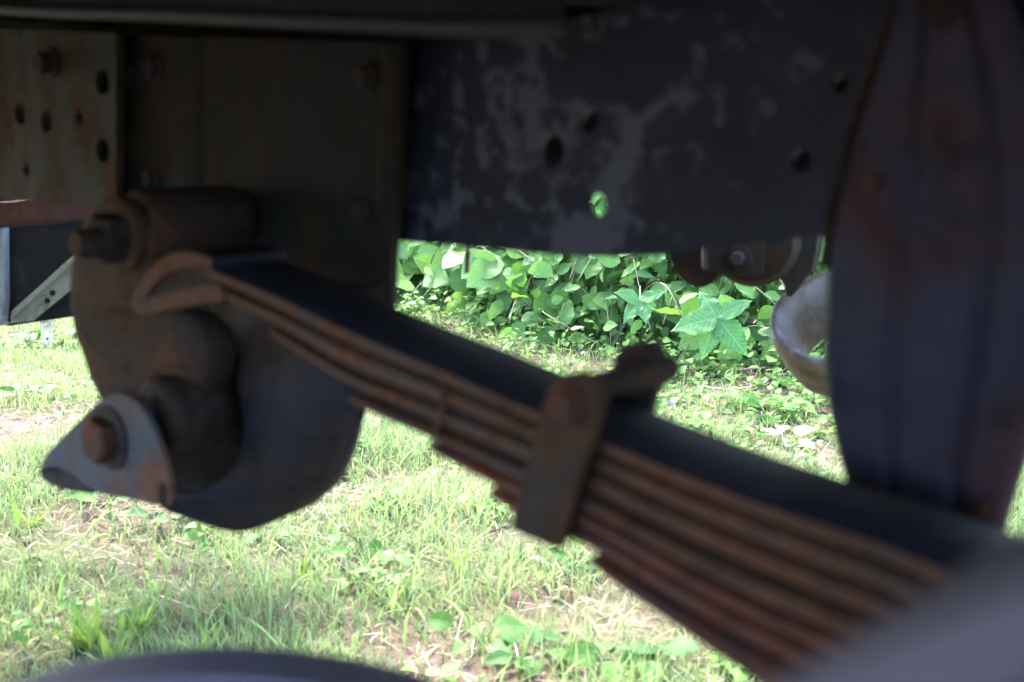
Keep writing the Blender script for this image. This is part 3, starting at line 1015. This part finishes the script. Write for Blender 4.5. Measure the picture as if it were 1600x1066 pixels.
obj('chain_link', link(74, 480, YB + 0.05, 0.0055, 0.0165, 0.9), M['zinc'], ch, smooth=180)

# ------------------------------------------------------------ vegetation helpers
def bulk(name, verts, faces, cols, mat):
    """verts (n,3), faces (m,k) numpy, cols (n,3) -> one mesh object"""
    me = bpy.data.meshes.new(name)
    nv, (nf, k) = len(verts), faces.shape
    me.vertices.add(nv)
    me.vertices.foreach_set('co', verts.astype(np.float32).ravel())
    me.loops.add(nf * k)
    me.loops.foreach_set('vertex_index', faces.astype(np.int32).ravel())
    me.polygons.add(nf)
    me.polygons.foreach_set('loop_start', np.arange(0, nf * k, k, dtype=np.int32))
    me.update(calc_edges=True)
    a = me.attributes.new('tint', 'FLOAT_COLOR', 'POINT')
    a.data.foreach_set('color', np.concatenate([cols, np.ones((nv, 1))], 1).astype(np.float32).ravel())
    me.polygons.foreach_set('use_smooth', [True] * nf)
    me.materials.append(mat)
    o = bpy.data.objects.new(name, me)
    C.objects.link(o)
    return o

gzv = np.vectorize(gz)

def blades(n_pts, length, width, tilt, head, color, curve=0.5, base_z=None, flat=False):
    """grass blades as 3-segment strips: 7 verts, 3 faces -> use quads with a doubled tip"""
    n = len(n_pts)
    x, y = n_pts[:, 0], n_pts[:, 1]
    z0 = gzv(x, y) if base_z is None else base_z
    dx, dy = np.cos(head), np.sin(head)
    wx, wy = -dy, dx
    seg = 4
    V = np.zeros((n, seg * 2, 3)); Cc = np.zeros((n, seg * 2, 3))
    px = x.copy(); py = y.copy(); pz = z0.copy() if hasattr(z0, 'copy') else z0 + np.zeros(n)
    ang = tilt.copy()                      # angle from vertical
    wtab = [0.8, 1.0, 0.72, 0.06]
    for s in range(seg):
        hw = width * wtab[s] * 0.5
        V[:, s * 2] = np.stack([px - wx * hw, py - wy * hw, pz], 1)
        V[:, s * 2 + 1] = np.stack([px + wx * hw, py + wy * hw, pz], 1)
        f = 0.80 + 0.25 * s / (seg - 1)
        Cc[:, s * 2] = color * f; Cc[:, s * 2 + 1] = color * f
        st = length / (seg - 1)
        px = px + dx * np.sin(ang) * st; py = py + dy * np.sin(ang) * st
        pz = pz + np.cos(ang) * st
        if flat: pz = np.maximum(pz, z0 + 0.002)
        ang = ang + curve * rng.uniform(0.4, 1.3, n) / seg * 2
    base = (np.arange(n) * seg * 2)[:, None, None]
    t = np.array([[2 * s, 2 * s + 1, 2 * s + 3, 2 * s + 2] for s in range(seg - 1)])
    Fc = (base + t[None]).reshape(-1, 4)
    return V.reshape(-1, 3), Fc, Cc.reshape(-1, 3)

def merge(parts):
    vs, fs, cs = [], [], []
    k = 0
    for v, f, c in parts:
        vs.append(v); fs.append(f + k); cs.append(c); k += len(v)
    return np.concatenate(vs), np.concatenate(fs), np.concatenate(cs)

def patch(x, y, s=1.0, o=0.0):
    return np.array([noise.noise(Vector((a * s + o, b * s - o, o))) for a, b in zip(x, y)])

# hedge line: front foot of the vines, from near right to far left
HL = [(3.2, 3.0), (1.6, 3.25), (0.85, 3.40), (0.35, 3.75), (0.05, 4.05), (-0.40, 4.95), (-0.75, 5.9), (-1.6, 6.6), (-3.5, 7.0)]
def hedge_front(x):
    return np.interp(x, [p[0] for p in reversed(HL)], [p[1] for p in reversed(HL)])

def scatter(n, x0, x1, y0, y1):
    return np.stack([rng.uniform(x0, x1, n), rng.uniform(y0, y1, n)], 1)

def inview(P, m=0.5):
    return (np.abs(P[:, 0]) < P[:, 1] * 0.42 + m)

# ---- grass lawn
def lawn():
    P = scatter(480000, -3.2, 3.0, 1.0, 6.2)
    P = P[inview(P, 0.5)]
    d = patch(P[:, 0], P[:, 1], 2.2, 3.0) + 0.5 * patch(P[:, 0], P[:, 1], 7, 9.0)
    hf = hedge_front(P[:, 0])
    far = np.clip((P[:, 1] - (hf - 1.15)) / 0.5, 0, 1) * np.clip((P[:, 0] + 0.55) / 0.4, 0, 1)    # bare, weedy strip before the vines
    keep = rng.uniform(0, 1, len(P)) < np.clip(0.80 + d * 2.0, 0.16, 1) * (1 - 0.80 * far)
    keep &= P[:, 1] < hf + 0.1
    P = P[keep]; d = d[keep]
    n = len(P)
    tall = np.clip(0.95 + 1.1 * patch(P[:, 0], P[:, 1], 4.0, 20), 0.4, 1.7)
    L = rng.uniform(0.020, 0.062, n) * tall
    Wd = rng.uniform(0.0012, 0.0030, n)
    tilt = np.abs(rng.normal(0.35, 0.35, n))
    head = rng.uniform(0, 2 * np.pi, n) + patch(P[:, 0], P[:, 1], 3, 40) * 2
    a = np.array([0.19, 0.28, 0.10]); b = np.array([0.33, 0.40, 0.145]); c = np.array([0.19, 0.27, 0.125])
    m = np.clip(rng.normal(0.45, 0.3, n) + patch(P[:, 0], P[:, 1], 1.1, 55) * 0.8, 0, 1)[:, None]
    k = (rng.uniform(0, 1, n) < 0.3)[:, None]
    col = np.where(k, c, a * (1 - m) + b * m) * rng.uniform(0.75, 1.25, n)[:, None]
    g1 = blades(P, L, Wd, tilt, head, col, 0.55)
    # coarse wide blades
    P2 = scatter(5200, -2.6, 2.2, 1.0, 5.5); P2 = P2[inview(P2)]; P2 = P2[P2[:, 1] < hedge_front(P2[:, 0]) - 0.1]
    n2 = len(P2)
    col2 = (np.array([0.20, 0.33, 0.085]) * rng.uniform(0.7, 1.35, n2)[:, None])
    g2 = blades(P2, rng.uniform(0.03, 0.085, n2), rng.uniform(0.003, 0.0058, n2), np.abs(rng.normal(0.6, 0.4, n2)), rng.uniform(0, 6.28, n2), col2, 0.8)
    o = bulk('grass', *merge([g1, g2]), M['grass'])
    tag(o, 'short bright green lawn grass growing in uneven tufts under the truck', 'grass', kind='stuff')
lawn()

def straw():
    P = scatter(62000, -3.0, 3.0, 0.9, 6.0)
    P = P[inview(P, 0.5)]
    d = patch(P[:, 0], P[:, 1], 2.6, 70)
    P = P[rng.uniform(0, 1, len(P)) < np.clip(0.55 + d * 1.1, 0.15, 1)]
    P = P[P[:, 1] < hedge_front(P[:, 0]) + 0.3]
    n = len(P)
    pal = np.array([[0.40, 0.30, 0.24], [0.48, 0.38, 0.32], [0.29, 0.20, 0.16], [0.40, 0.34, 0.24], [0.22, 0.13, 0.10]])
    col = pal[rng.integers(0, 5, n)] * rng.uniform(0.75, 1.15, n)[:, None]
    s1 = blades(P, rng.uniform(0.015, 0.06, n), rng.uniform(0.0010, 0.0022, n), rng.normal(1.42, 0.22, n), rng.uniform(0, 6.28, n), col, 0.15, gzv(P[:, 0], P[:, 1]) + rng.uniform(0.002, 0.016, n), flat=True)
    o = bulk('dry_straw', *s1, M['litter'])
    tag(o, 'tan dead grass stalks lying among the lawn', 'dry grass', kind='stuff')
straw()

def leaf_batch(P, z, size, pitch, head, roll, col, aspect=0.8, droop=0.25):
    """many simple leaves: 3x3 grid outline (9 verts, 4 quads) with a folded midrib"""
    n = len(P)
    tv = np.array([(-0.0, 0, 0), (-0.38, 0.12, 0.05), (0.38, 0.12, 0.05), (-0.5, 0.42, 0.09), (0, 0.42, -0.02), (0.5, 0.42, 0.09), (-0.34, 0.75, 0.05), (0, 0.78, -0.03), (0.34, 0.75, 0.05), (0, 1.06, -0.10), (0, 0.10, -0.01)], float)
    tf = np.array([[0, 10, 4, 3], [0, 5, 4, 10], [3, 4, 7, 6], [4, 5, 8, 7], [6, 7, 9, 9], [7, 8, 9, 9]])
    # triangles only, to avoid degenerate quads
    tf = np.array([[1, 0, 10], [1, 10, 4], [1, 4, 3], [0, 2, 10], [10, 2, 4], [2, 5, 4], [3, 4, 7], [3, 7, 6], [4, 5, 8], [4, 8, 7], [6, 7, 9], [7, 8, 9]])
    T = tv[None] * size[:, None, None]
    T = T * np.array([aspect, 1, 1])
    T[:, :, 2] -= droop * T[:, :, 1] ** 2 / np.maximum(size, 1e-4)[:, None]
    cr, sr = np.cos(roll)[:, None], np.sin(roll)[:, None]
    X = T[:, :, 0] * cr + T[:, :, 2] * sr; Z_ = -T[:, :, 0] * sr + T[:, :, 2] * cr; Y = T[:, :, 1]
    cp, sp = np.cos(pitch)[:, None], np.sin(pitch)[:, None]
    Y2 = Y * cp - Z_ * sp; Z2 = Y * sp + Z_ * cp
    ch_, sh_ = np.cos(head)[:, None], np.sin(head)[:, None]
    V = np.stack([X * ch_ - Y2 * sh_ + P[:, 0:1], X * sh_ + Y2 * ch_ + P[:, 1:2], Z2 + z[:, None]], 2)
    base = (np.arange(n) * len(tv))[:, None, None]
    Fc = (base + tf[None]).reshape(-1, 3)
    shade = np.array([1, .95, .95, .95, 1.12, .95, .95, 1.1, .95, 1, 1.15])
    Cc = (col[:, None, :] * shade[None, :, None])
    return V.reshape(-1, 3), Fc, Cc.reshape(-1, 3)

def weeds_stuff():
    # clumps of small round leaves
    cx = scatter(3200, -3.0, 3.0, 1.1, 6.0)
    hf = hedge_front(cx[:, 0])
    near = np.clip((cx[:, 1] - (hf - 1.5)) / 0.8, 0.0, 1)
    d = patch(cx[:, 0], cx[:, 1], 2.0, 120)
    keep = (rng.uniform(0, 1, len(cx)) < np.clip(0.13 + near * (0.85 + d) * np.where(cx[:, 0] < 0.3, 1.4, 1.0), 0, 1)) & inview(cx, 0.4) & (cx[:, 1] < hf + 0.15)
    cx = cx[keep]
    P, Zz, S = [], [], []
    for x, y in cx:
        k = rng.integers(6, 26)
        r = rng.uniform(0.025, 0.075)
        q = rng.normal(0, r * 0.6, (k, 2))
        P.append(q + (x, y)); hh = rng.uniform(0.015, 0.06)
        hh += 0.10 * max(0, 1 - (hedge_front(x) - y) / 0.45) * rng.uniform(0, 1); Zz.append(rng.uniform(0.01, hh, k)); S.append(rng.uniform(0.010, 0.024, k) * rng.uniform(0.8, 1.3))
    P = np.concatenate(P); Zz = np.concatenate(Zz) + gzv(P[:, 0], P[:, 1]); S = np.concatenate(S)
    n = len(P)
    a = np.array([0.09, 0.20, 0.050]); b = np.array([0.18, 0.30, 0.08])
    m = np.clip(rng.normal(0.4, 0.3, n), 0, 1)[:, None]
    col = (a * (1 - m) + b * m) * rng.uniform(0.8, 1.2, n)[:, None]
    o = bulk('ground_cover', *leaf_batch(P, Zz, S, rng.normal(0.15, 0.4, n), rng.uniform(0, 6.28, n), rng.normal(0, 0.35, n), col, 1.0), M['mass'])
    tag(o, 'low ground cover of small round green leaves in front of the vines', 'ground cover', kind='stuff')
    # dead leaves and bark crumbs
    P = scatter(1500, -2.6, 2.6, 1.1, 5.2); P = P[inview(P, 0.3)]
    d = patch(P[:, 0], P[:, 1], 1.8, 160)
    P = P[rng.uniform(0, 1, len(P)) < np.clip(0.35 + d * 1.4, 0.05, 1)]
    n = len(P)
    pal = np.array([[0.20, 0.11, 0.08], [0.28, 0.18, 0.14], [0.32, 0.23, 0.19], [0.13, 0.07, 0.05], [0.30, 0.24, 0.24]])
    o = bulk('dead_leaves', *leaf_batch(P, gzv(P[:, 0], P[:, 1]) + rng.uniform(0.004, 0.018, n), rng.uniform(0.010, 0.034, n), rng.normal(0, 0.3, n), rng.uniform(0, 6.28, n), rng.normal(0, 0.6, n), pal[rng.integers(0, 5, n)], 0.6, 0.6), M['litter'])
    tag(o, 'scattered curled brown dead leaves on the soil', 'dead leaves', kind='stuff')
weeds_stuff()

# ---- single leaf meshes shared between leaf objects
def leaf_mesh(name, mat, aspect=0.62, serr=0.0, tipl=1.0, bend=0.25, fold=0.12, heart=0.0, nv=14, seed=0):
    me = bpy.data.meshes.new(name)
    bm = bmesh.new()
    uvl = bm.loops.layers.uv.new('UVMap')
    rn = random.Random(seed)
    nu = 4
    rows = []
    for j in range(nv + 1):
        v = j / nv
        w = (math.sin(math.pi * min(1, v ** (0.72 * tipl))) ** 0.85) * 0.5 * aspect
        if heart and v < 0.25: w = max(w, heart * 0.5 * aspect * (v / 0.25) ** 0.25)
        w *= 1 + serr * ((j % 2) * 2 - 1) * (0.5 + 0.5 * rn.random())
        row = []
        for i in range(-nu, nu + 1):
            u = i / nu
            x = u * w
            y = v - (serr * 0.6 + 0.02) * abs(u) ** 2 * (1 if serr else 0.3)
            z = fold * abs(x) * 1.2 - bend * v * v * 0.5 + 0.018 * math.sin(v * 16 + abs(u) * 2.4) * abs(u) + 0.012 * math.sin(seed + v * 7) * u
            if heart and v < 0.12: y -= heart * 0.10 * (abs(u)) * (1 - v / 0.12)
            row.append((bm.verts.new((x, y, z)), (u * w * 2 / aspect, v)))
        rows.append(row)
    for r1, r2 in zip(rows, rows[1:]):
        for i in range(2 * nu):
            q = [r1[i], r1[i + 1], r2[i + 1], r2[i]]
            f = bm.faces.new([c[0] for c in q])
            for lp, c in zip(f.loops, q): lp[uvl].uv = c[1]
    bm.to_mesh(me); bm.free()
    me.materials.append(mat)
    me.polygons.foreach_set('use_smooth', [True] * len(me.polygons))
    return me
vine_meshes = [leaf_mesh('ovate', M['leaf'], 0.66, bend=0.25, seed=1), leaf_mesh('broad', M['leaf'], 0.80, bend=0.4, heart=0.7, seed=2), leaf_mesh('narrow', M['leaf'], 0.52, bend=0.15, seed=3)]
pale_meshes = [leaf_mesh('pale_broad', M['leafpale'], 0.95, bend=0.3, heart=0.9, seed=4), leaf_mesh('pale_ovate', M['leafpale'], 0.70, bend=0.35, seed=5)]
creeper_meshes = [leaf_mesh('creeper_a', M['creeper'], 0.58, serr=0.07, bend=0.2, seed=6, nv=22), leaf_mesh('creeper_b', M['creeper'], 0.52, serr=0.07, bend=0.35, seed=7, nv=22)]
weed_meshes = [leaf_mesh('weed_round', M['weed'], 0.85, bend=0.3, seed=8, nv=8), leaf_mesh('weed_oval', M['weed'], 0.6, bend=0.4, seed=9, nv=8)]
lime_mesh = leaf_mesh('lime_blade', M['lime'], 0.13, bend=0.35, seed=10, nv=10, fold=0.5)
cream_mesh = leaf_mesh('cream_leaf', M['cream'], 0.7, bend=0.3, seed=12, nv=10)

def put_leaf(name, me, parent, pos, ydir, nrm, size):
    """leaf base at pos, length along ydir, upper face towards nrm"""
    y = ydir.normalized()
    z = (nrm - y * nrm.dot(y)).normalized()
    x = y.cross(z).normalized()
    m = Matrix(((x.x, y.x, z.x, 0), (x.y, y.y, z.y, 0), (x.z, y.z, z.z, 0), (0, 0, 0, 1)))
    o = bpy.data.objects.new(name, me)
    C.objects.link(o)
    o.parent = parent
    o.matrix_local = Matrix.Translation(pos - WORLD_AT[parent.name]) @ m @ Matrix.Scale(size, 4)
    return o

rv = random.Random(21)
def rdir(base, sp):
    return (base + Vector((rv.gauss(0, sp), rv.gauss(0, sp), rv.gauss(0, sp)))).normalized()

def vine(name, label, cxs, n, size, meshes, hmin, hmax, group='leafy vines in the hedge', spread=0.22):
    """a vine: several arching stems, leaves along them facing out and up"""
    x0, x1 = cxs
    xm = (x0 + x1) / 2
    root = Vector((xm, float(hedge_front(xm)) + 0.12, 0.0))
    t = thing(name, label, 'vine', root, group)
    nst = max(4, n // 7)
    cnt = 0
    stems = bmesh.new()
    for s in range(nst):
        xe = x0 + (x1 - x0) * (s + rv.random()) / nst
        ye = float(hedge_front(xe)) - 0.02 + rv.uniform(-0.16, 0.20)
        ze = rv.uniform(hmin, hmax)
        pts = spline([root + Vector((rv.gauss(0, .05), rv.gauss(0, .04), 0.0)), root.lerp(Vector((xe, ye + 0.1, 0)), 0.5) + Z * (ze * 0.8), Vector((xe, ye, ze)), Vector((xe + rv.gauss(0, .06), ye - 0.10, ze - 0.08))], 5)
        add_tube(stems, pts, 0.0022, 5)
        m = n // nst + (1 if s < n % nst else 0)
        for k in range(m):
            q = pts[int((0.35 + 0.65 * (k + rv.random() * 0.6) / m) * (len(pts) - 1) * 0.999)]
            side = 1 if k % 2 else -1
            out = Vector((side * rv.uniform(0.3, 1.0), rv.uniform(-0.9, 0.1), rv.uniform(-0.75, 0.35)))
            nr = rdir(Vector((-0.1, -0.75, 0.65)), 0.38)
            pos = q + Vector((rv.gauss(0, spread * .2), rv.gauss(-0.02, .05), rv.gauss(0, .04)))
            pos.z = max(pos.z, 0.035)
            put_leaf('leaf', meshes[rv.randrange(len(meshes))], t, pos, out, nr, size * rv.uniform(0.5, 1.4))
    obj('stem', stems, M['stem'], t, smooth=180)
    return t

vine('leafy_vine', 'vine with big pale heart-shaped leaves at the far left end of the hedge', (-0.62, -0.34), 34, 0.16, pale_meshes, 0.08, 0.45)
vine('leafy_vine', 'vine with large light green leaves right of the hanging rod', (-0.36, -0.02), 56, 0.112, pale_meshes + vine_meshes[:1], 0.06, 0.45)
vine('leafy_vine', 'vine with mid-green oval leaves hanging below the middle of the frame rail', (-0.02, 0.24), 84, 0.062, vine_meshes, 0.05, 0.45)
vine('leafy_vine', 'vine with smooth rounded green leaves between the middle of the hedge and the five-fingered leaf', (0.22, 0.48), 84, 0.060, vine_meshes, 0.07, 0.42)
vine('leafy_vine', 'vine with dark green leaves behind the five-fingered leaf', (0.46, 0.76), 72, 0.064, vine_meshes, 0.06, 0.45)
vine('leafy_vine', 'vine with deep green leaves behind the bent pipe', (0.74, 1.15), 44, 0.085, vine_meshes, 0.06, 0.45)

# Virginia creeper: five serrated leaflets from one point
def creeper(name, label, hub, tips, nrm, stem_to):
    t = thing(name, label, 'creeper', hub, None)
    for k, tp in enumerate(tips):
        d = tp - hub
        put_leaf('leaflet', creeper_meshes[k % 2], t, hub + d * 0.06, d, rdir(nrm, 0.10), d.length * 0.96)
    bm = bmesh.new()
    add_tube(bm, spline([hub, hub.lerp(stem_to, .5) + Z * 0.02, stem_to], 5), 0.0018, 6)
    obj('stalk', bm, M['stem'], t, smooth=180)
YL = 3.05
hub = dep(1120, 496, YL)
creeper('creeper_leaf', 'dark green creeper leaf with five toothed leaflets spread like a hand', hub,
        [dep(1050, 514, YL - .04), dep(1096, 560, YL - .05), dep(1170, 556, YL - .05), dep(1174, 466, YL + .0), dep(1092, 452, YL + .05)],
        Vector((-0.15, -0.8, 0.55)), dep(1118, 470, YL + 0.3))
hub = dep(1000, 470, 3.4)
creeper('creeper_leaf', 'small creeper leaf group of smooth leaflets left of the toothed creeper leaf', hub,
        [dep(962, 455, 3.36), dep(975, 500, 3.34), dep(1012, 505, 3.34), dep(1040, 452, 3.4)], Vector((0.1, -0.7, 0.6)), dep(1000, 450, 3.7))

# hedge body: leaf mass behind and above the separate vines
def hedge_mass():
    n = 22000
    x = rng.uniform(-3.4, 3.2, n)
    hf = hedge_front(x)
    top = 0.60 + 0.16 * patch(x, hf, 1.3, 200)
    z = rng.uniform(0.0, 1, n) * top
    y = hf + 0.08 + rng.uniform(0, 0.55, n) + 0.10 * (z / top) ** 2
    S = rng.uniform(0.030, 0.080, n) * np.where(x < 0.0, 1.35, 1)
    head = rng.normal(math.pi, 0.9, n)
    a = np.array([0.07, 0.165, 0.050]); b = np.array([0.15, 0.27, 0.08])
    m = np.clip(rng.normal(0.4, 0.3, n), 0, 1)[:, None]
    col = (a * (1 - m) + b * m) * rng.uniform(0.75, 1.2, n)[:, None]
    P = np.stack([x, y], 1)
    o = bulk('hedge', *leaf_batch(P, z, S, rng.normal(-0.5, 0.5, n), head, rng.normal(0, 0.5, n), col, 0.8), M['mass'])
    tag(o, 'dense mass of green leaves filling the hedge behind the vines', 'hedge', kind='stuff')
hedge_mass()

# individual weeds
def weed(px, py, n, size, hgt, meshes, label, name='weed', cat='weed', group='small weeds in the lawn'):
    d = ray(px, py)
    p = d * (-CAM_H / d.z) + Vector((0, 0, CAM_H))
    p.z = gz(p.x, p.y)
    t = thing(name, label, cat, p, group)
    stems = bmesh.new()
    for k in range(n):
        a = 2 * math.pi * (k + rv.random() * 0.6) / n
        h = hgt * rv.uniform(0.5, 1.1)
        r = size * rv.uniform(0.3, 0.8)
        q = p + Vector((math.cos(a) * r, math.sin(a) * r, h))
        add_tube(stems, [p + Vector((0, 0, -0.002)), p.lerp(q, .5) + Z * 0.004, q], 0.0008, 4)
        put_leaf('leaf', meshes[k % len(meshes)], t, q, Vector((math.cos(a), math.sin(a), rv.uniform(-0.2, 0.5))), rdir(Vector((0, -0.3, 1)), 0.25), size * rv.uniform(0.75, 1.2))
    obj('stem', stems, M['stem'], t, smooth=180)
    return t
wl = [
    (1230, 690, 6, .045, .03, 'cream', 'cream-white leafy weed near the foot of the ribbed bracket'),
    (1245, 598, 7, .05, .07, 'w', 'small upright weed with a pale stalk beside the pinkish twig'),
    (1090, 590, 8, .045, .05, 'w', 'leafy weed right of the clamp nut below the creeper leaf'),
    (1150, 640, 8, .045, .04, 'w', 'clover-like weed in the middle of the bare patch right of the clamp'),
    (1200, 660, 7, .05, .05, 'w', 'broad-leaved weed left of the ribbed bracket'),
    (860, 540, 9, .05, .06, 'w', 'bushy weed just above the spring left of the clamp nut'),
    (800, 520, 8, .045, .05, 'w', 'leafy weed above the middle of the spring'),
    (700, 470, 8, .05, .06, 'w', 'weed at the foot of the pale vine near the hanging rod'),
    (650, 455, 6, .05, .05, 'w', 'weed beside the left end of the rail opening'),
    (960, 660, 6, .05, .04, 'w', 'weed right against the far edge of the spring by the clamp nut'),
    (620, 695, 5, .035, .02, 'w', 'round-leaved weed between the hanger and the spring'),
    (585, 690, 4, .035, .02, 'w', 'small two-lobed weed right beside the cupped hanger'),
    (40, 620, 6, .05, .03, 'w', 'pale round-leaved weed near the left edge'),
    (95, 540, 7, .05, .04, 'w', 'bright weed under the dangling chain'),
    (45, 545, 6, .05, .05, 'w', 'yellowish weed at the left below the grey post'),
    (160, 790, 6, .045, .03, 'w', 'bluish weed below the triangular ear'),
    (250, 815, 7, .05, .03, 'w', 'broad pale weed under the ear next to the hanger cup'),
    (505, 745, 6, .045, .03, 'w', 'weed at the lower right of the hanger cup'),
    (410, 850, 5, .04, .03, 'w', 'small weed below the hanger cup'),
    (560, 870, 5, .035, .03, 'w', 'small weed in the middle of the lawn'),
    (960, 1050, 7, .045, .03, 'w', 'bright weed at the bottom edge left of the red leaves'),
    (1020, 1045, 7, .045, .03, 'w', 'bright broad weed at the bottom edge beside the spring'),
    (830, 1040, 6, .04, .03, 'w', 'yellow-green weed at the bottom edge right of the old tyre'),
    (740, 1020, 5, .04, .04, 'w', 'pale upright weed right of the old tyre'),
    (900, 890, 5, .035, .03, 'w', 'weed just below the clamp'),
]
for px, py, n, s, h, k, lab in wl:
    weed(px, py, n, s, h, [cream_mesh] if k == 'cream' else weed_meshes, lab)

def tuft(px, py, n, size, label):
    d = ray(px, py)
    p = d * (-CAM_H / d.z) + Vector((0, 0, CAM_H))
    p.z = gz(p.x, p.y) - 0.002
    t = thing('grass_tuft', label, 'grass tuft', p, 'broad-bladed grass tufts')
    for k in range(n):
        a = rv.uniform(0, 2 * math.pi)
        el = rv.uniform(0.75, 1.5)
        dd = Vector((math.cos(a) * math.cos(el), math.sin(a) * math.cos(el), math.sin(el)))
        base = p + Vector((rv.gauss(0, .008), rv.gauss(0, .008), 0))
        put_leaf('blade', lime_mesh, t, base, dd, Vector((-dd.x, -dd.y, 0.6)) if el > 0.2 else Z, size * rv.uniform(0.6, 1.15))
tuft(135, 1000, 15, 0.070, 'lime green broad grass tuft at the lower left above the old tyre')
tuft(215, 985, 12, 0.066, 'lime green broad grass tuft just right of the lower left one')
tuft(175, 1030, 9, 0.06, 'small lime tuft in front of the two broad tufts')
tuft(310, 1010, 6, 0.065, 'thin grass tuft above the top of the old tyre')
tuft(720, 890, 9, 0.055, 'grass tuft in the sunny lawn below the spring')
tuft(480, 900, 9, 0.06, 'grass tuft under the hanger cup')
tuft(620, 940, 8, 0.055, 'grass tuft between the old tyre and the spring')
tuft(45, 820, 8, 0.06, 'grass tuft at the left edge below the ear')
tuft(780, 540, 6, 0.07, 'grass tuft above the far edge of the spring')

# twigs
def twig(pxs, r, label, z=0.012, mat='twig'):
    P = []
    for i, (px, py) in enumerate(pxs):
        d = ray(px, py)
        p = d * (-CAM_H / d.z) + Vector((0, 0, CAM_H))
        p.z = gz(p.x, p.y) + z + 0.006 * math.sin(i * 2.1)
        P.append(p)
    bm = bmesh.new()
    sp = spline(P, 5)
    add_tube(bm, sp, [r * (1 - 0.6 * k / len(sp)) for k in range(len(sp))], 6)
    roughen(bm, r * 0.4, 60)
    o = obj('twig', bm, M[mat], None, smooth=180)
    tag(o, label, 'twig', 'fallen twigs')
twig([(1270, 598), (1220, 602), (1180, 612), (1120, 614), (1085, 606)], 0.0045, 'long pinkish bare twig lying below the five-fingered leaf')
twig([(1060, 592), (1040, 580), (1024, 572)], 0.0050, 'short pale twig right of the clamp nut')
twig([(1210, 585), (1160, 590), (1100, 594)], 0.0038, 'grey twig behind the long pinkish one')
twig([(1230, 572), (1215, 600), (1200, 616)], 0.0034, 'thin twig slanting down near the pipe')
twig([(738, 496), (768, 490), (786, 492)], 0.008, 'short thick stick on the bare soil above the spring', z=0.02)
twig([(748, 508), (770, 500), (795, 506), (812, 512)], 0.004, 'thin brown twig beside the thick stick', mat='bark')
twig([(612, 436), (660, 434), (700, 424), (726, 416)], 0.006, 'long grey twig crossing in front of the big pale leaves', z=0.06)
twig([(640, 905), (600, 925), (575, 930)], 0.0016, 'thin straw-coloured stick in the lawn left of the clamp')
twig([(250, 930), (310, 960), (340, 962)], 0.0016, 'straw-coloured stick in the lawn above the old tyre')

# distant trees behind, beyond the hedge
def tree(x, y, h, label):
    t = thing('tree', label, 'tree', Vector((x, y, 0)), 'trees beyond the hedge')
    bm = bmesh.new()
    pts = spline([Vector((x, y, -0.1)), Vector((x + .1, y, h * .3)), Vector((x - .15, y + .1, h * .6)), Vector((x + .1, y, h * .9))], 5)
    add_tube(bm, pts, [0.22 * (1 - 0.85 * k / len(pts)) for k in range(len(pts))], 10)
    for k in range(7):
        a = k * 2.4; q = pts[6 + k]
        add_tube(bm, [q, q + Vector((math.cos(a), math.sin(a), .6)) * h * .12, q + Vector((math.cos(a), math.sin(a), .8)) * h * .22], [0.07, 0.045, 0.015], 6)
    obj('trunk', bm, M['bark'], t, smooth=180)
    n = 5000
    cl = rng.normal(0, 1, (60, 3)); cl = cl / np.linalg.norm(cl, axis=1)[:, None] * rng.uniform(0.4, 1, (60, 1))
    cc_ = cl[rng.integers(0, 60, n)] * np.array([h * .3, h * .3, h * .34]) + rng.normal(0, h * 0.045, (n, 3))
    P = cc_[:, :2] + (x, y); z = cc_[:, 2] + h * 0.68
    col = np.array([0.06, 0.13, 0.04]) * rng.uniform(0.6, 1.5, n)[:, None]
    V, F_, Cc = leaf_batch(P, z, rng.uniform(0.14, 0.26, n), rng.normal(0, .6, n), rng.uniform(0, 6.28, n), rng.normal(0, .6, n), col)
    o = bulk('crown', V - np.array([x, y, 0]), F_, Cc, M['mass'])
    o.parent = t
tree(-7, 16, 7.5, 'leafy tree standing far left beyond the hedge')
tree(-1.5, 19, 8.5, 'taller leafy tree far behind the middle of the hedge')
tree(4.5, 15, 7.0, 'leafy tree beyond the right end of the hedge')
